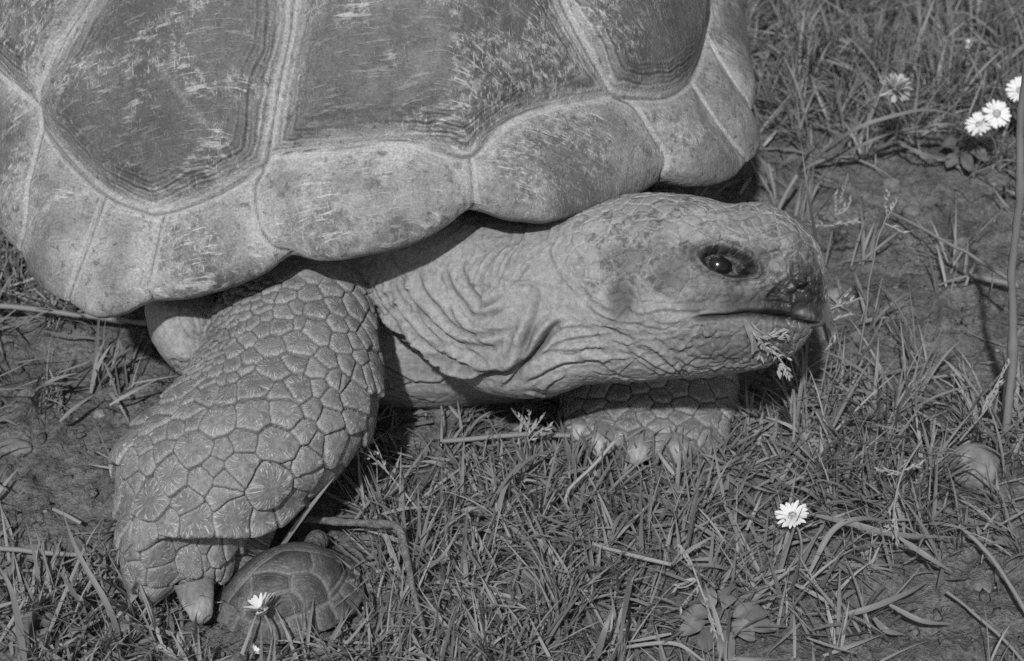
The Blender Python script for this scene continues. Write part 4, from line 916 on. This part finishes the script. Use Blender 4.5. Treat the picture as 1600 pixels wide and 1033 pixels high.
seed_head('seeding_grass', 'forked straw seed head beside the foreleg at the twig', [(655,800),(610,745),(590,720)], [.006,.025,.035], [((600,733),.03,(570,690),.05,3),((596,728),.032,(562,705),.045,3),((604,738),.028,(582,684),.05,3)], .9)
# --- sprig in the mouth
def lift(px, py, h):
    q = cast(bvh_skin, px, py); return (q[0]-ray(px, py)/np.linalg.norm(ray(px, py))*h) if q else at_t(px, py, 1.0)
sp = thing('grass_sprig', 'seeding grass sprig hanging out of the tortoise mouth', 'grass', loc=tuple(lift(1165, 493, .001)))
prt = []; rng = np.random.default_rng(3)
def mouth_stem(pts, w_, bid, hs): 
    pth = [lift(x, y, h) for (x, y), h in zip(pts, hs)]; prt.append(ribbon(pth, w_, bid, 14, taper=False)); return pth
mouth_stem([(1162,492),(1170,515),(1182,549)], .0030, .35, [-.002,.004,.006]); mouth_stem([(1166,491),(1190,525),(1212,552),(1238,590)], .0010, .6, [-.002,.004,.006,.006]); mouth_stem([(1166,491),(1180,512),(1205,528)], .0008, .7, [-.002,.004,.006]); mouth_stem([(1164,491),(1175,515),(1192,545)], .0008, .7, [-.002,.004,.006])
for x_ in (0, 5, -3, 9, 3): mouth_stem([(1163+x_*.5, 491),(1176+x_, 520),(1192+2.6*x_+rng.normal(0, 4), 556+rng.normal(0, 10))], .0012, rng.uniform(.1, .7), [-.006,.004,.007])
V, F, bd, al = join_attr(prt); put_attr(child('stem', V, F, M_STRAW, sp), bd*.6, al); prt = []
for (x0, y0), (x1, y1), k in [((1198,524),(1236,528),11),((1196,522),(1226,518),7),((1178,518),(1206,556),14),((1205,545),(1228,562),9),((1215,556),(1236,592),12),((1190,540),(1188,578),7),((1214,560),(1218,585),6)]:
    for j in range(k):
        s_ = j/k; x, y = x0+(x1-x0)*s_+rng.normal(0, 2), y0+(y1-y0)*s_+rng.normal(0, 2); q = lift(x, y, .006); e_ = lift(x+(x1-x0)/k*2+rng.normal(0, 4), y+(y1-y0)/k*2+rng.normal(0, 4), .007); dv = (e_-q)/np.linalg.norm(e_-q); e_ = q+dv*rng.uniform(.0025, .0045)
        prt.append(ribbon([q, (q+e_)/2, e_], .0013, rng.uniform(.5, 1), 4, fold=.8))
V, F, bd, al = join_attr(prt); put_attr(child('spikelets', V, F, M_STRAW, sp), bd, al)

# --- daisies
def petal_mesh(L_, W_):
    s = np.linspace(0, 1, 7); w_ = W_*.5*np.array([.35, .7, .95, 1, .98, .8, .28]); z = L_*(.10*s-.18*s*s)
    V = np.stack([np.stack([L_*s, -w_, z+.10*w_], 1), np.stack([L_*s, 0*w_, z-.12*w_], 1), np.stack([L_*s, w_, z+.10*w_], 1)], 1).reshape(-1, 3); return np_mesh('petal', V, grid_faces(7, 3))
PM = {}
def daisy(label, px, py, z, dpx, nrm, base_px, n=30, close=0.0, name='daisy', skip=None, seed=1, spread=.10, m=None):
    c = at_z(px, py, z); nrm = np.array(nrm, float); nrm /= np.linalg.norm(nrm); t_ = (c-CAM) @ FWD; R_ = dpx/FPX*t_/2
    t = thing(name, label, 'flower', 'daisies in the grass', tuple(c)); rng = np.random.default_rng(seed); key = round(R_, 4)
    if key not in PM: PM[key] = petal_mesh(R_*.78, R_*.22)
    u = np.cross(nrm, [.3, .8, .1]); u /= np.linalg.norm(u); v_ = np.cross(nrm, u)
    for k in range(n):
        a = 2*math.pi*k/n+rng.normal(0, .05); el = rng.normal(.10+close, spread); 
        if skip and skip(a): continue
        d = math.cos(el)*(math.cos(a)*u+math.sin(a)*v_)+math.sin(el)*nrm; sd_ = np.cross(nrm, d); sd_ /= np.linalg.norm(sd_); nn = np.cross(d, sd_)
        o = link('petal', PM[key], m or M_PETAL, t); sc_ = rng.uniform(.85, 1.05); M4 = np.eye(4); M4[:3, 0] = d*sc_; M4[:3, 1] = sd_*sc_; M4[:3, 2] = nn*sc_; M4[:3, 3] = d*R_*.22 + nrm*R_*(.04 if k % 2 else .0)
        o.matrix_local = Matrix(M4.tolist())
    th, ph_ = np.meshgrid(np.linspace(0, 1.5, 7), np.arange(16)*math.pi/8, indexing='ij'); r_ = R_*.33
    V = (np.cos(th)[..., None]*nrm*.6 + np.sin(th)[..., None]*(np.cos(ph_)[..., None]*u+np.sin(ph_)[..., None]*v_)).reshape(-1, 3)*r_
    link('disc', np_mesh('disc', V, grid_faces(7, 16, False, True)), M_DISC, t)
    V2 = V*np.array([1, 1, 1]); V2 = (V - 2*np.outer(V@nrm, nrm))*.8 - nrm*R_*.03; cup = link('calyx', np_mesh('calyx', V2, grid_faces(7, 16, False, True)), M_GRASS, t); put_attr(cup, np.full(len(V2), .3), np.zeros(len(V2)))
    bp = at_z(base_px[0], base_px[1], 0.0); mid = (bp+c)/2+np.array([.002, 0, .006]); V, F = tube(catmull([c-nrm*R_*.1, c-nrm*R_*.5, mid, bp], .003)-c, .0007, 8)
    st_ = link('stem', np_mesh('stem', V, F), M_GRASS, t); put_attr(st_, np.full(len(V), .4), np.zeros(len(V)))
daisy('open white daisy alone in the grass in front of the head', 1238, 807, .030, 56, (-.30, -.10, .95), (1250, 905), 32, .14, seed=2)
daisy('fully open daisy facing the camera, front of the right edge pair', 1557, 178, .050, 46, (.1, -.75, .65), (1575, 260), 30, 0, seed=3)
daisy('tilted daisy half behind its open neighbour near the right edge', 1530, 195, .042, 44, (-.35, -.3, .9), (1560, 265), 28, .1, seed=4)
daisy('blurred daisy cut off by the right edge', 1594, 142, .060, 48, (-.3, -.4, .85), (1600, 240), 28, .15, seed=5)
daisy('shaggy pale flower head standing alone in the tall grass behind the shell', 1397, 143, .068, 58, (.25, .05, .97), (1396, 240), 60, .5, seed=6, spread=.5, m=M_FUZZ)
daisy('small closed white bud high in the tall grass', 1511, 74, .04, 24, (.1, .2, .97), (1515, 130), 18, 1.1, seed=7)
daisy('white daisy leaning over the baby tortoise shell, seen edge on', 410, 955, .027, 70, (-.45, .40, .78), (430, 1050), 26, .5, seed=8)
daisy('tiny half closed daisy bud at the bottom edge below the baby', 395, 1020, .008, 26, (.5, -.1, .85), (385, 1045), 16, .9, seed=9)
daisy('tiny white bud at the bottom left corner grass', 96, 1014, .008, 20, (-.1, -.2, .95), (98, 1040), 14, .9, seed=10)

# --- broad leaved plants
def rosette(label, px, py, leaves, z0=.006, name='broadleaf_plant'):
    c = at_z(px, py, z0); t = thing(name, label, 'plant', 'broad leaved weeds', (float(c[0]), float(c[1]), 0)); rng = np.random.default_rng(int(px))
    for (x, y, zt, w_) in leaves:
        e_ = at_z(x, y, zt); P = catmull([c, (c+e_)/2+np.array([0, 0, .004]), e_], np.linalg.norm(e_-c)/12); n = len(P); s = np.linspace(0, 1, n); T = np.gradient(P, axis=0); T /= np.linalg.norm(T, axis=1)[:, None]
        S_ = np.cross(T, [0, -.4, .9]); S_ /= np.linalg.norm(S_, axis=1)[:, None]; N_ = np.cross(S_, T); prof = np.clip(np.sin(np.pi*np.clip((s-.30)/.72, 0, 1))**.75, .10, 1)*w_*.42
        rows = [P+S_*(prof*q)[:, None]+N_*(prof*(.22*abs(q)-.1*(q*q)))[:, None]+N_*(.0009*np.sin(9*s+3*q+x)+.0007*vnoise(P*1.0+q*.01, 300, int(x)))[:, None]+S_*(prof*.12*vnoise(P+q, 160, int(y)))[:, None] for q in (-1, -.5, 0, .5, 1)]
        V = np.stack(rows, 1).reshape(-1, 3); o = child('leaf', V, grid_faces(n, 5), M_LEAF, t); put_attr(o, np.full(len(V), rng.random()), np.repeat(s, 5))
rosette('low rosette of broad oval leaves at the bottom edge', 1122, 972, [(1092,920,.012,.011),(1062,962,.010,.010),(1060,992,.006,.010),(1098,1020,.004,.012),(1138,1036,.004,.012),(1180,1000,.006,.011),(1200,958,.010,.012),(1150,915,.012,.011),(1215,985,.006,.010)])
rosette('small round leaved weed in the bottom left corner', 60, 985, [(35,975,.010,.010),(45,1005,.006,.010),(85,970,.012,.009),(15,1000,.008,.010),(75,1010,.006,.009),(40,955,.012,.008)])
rosette('little broad leaved weed beneath the tall grass near the daisy pair', 1500, 240, [(1470,225,.012,.010),(1530,225,.014,.011),(1545,250,.008,.010),(1480,262,.006,.010),(1515,268,.006,.010)])
print('ALL DONE')
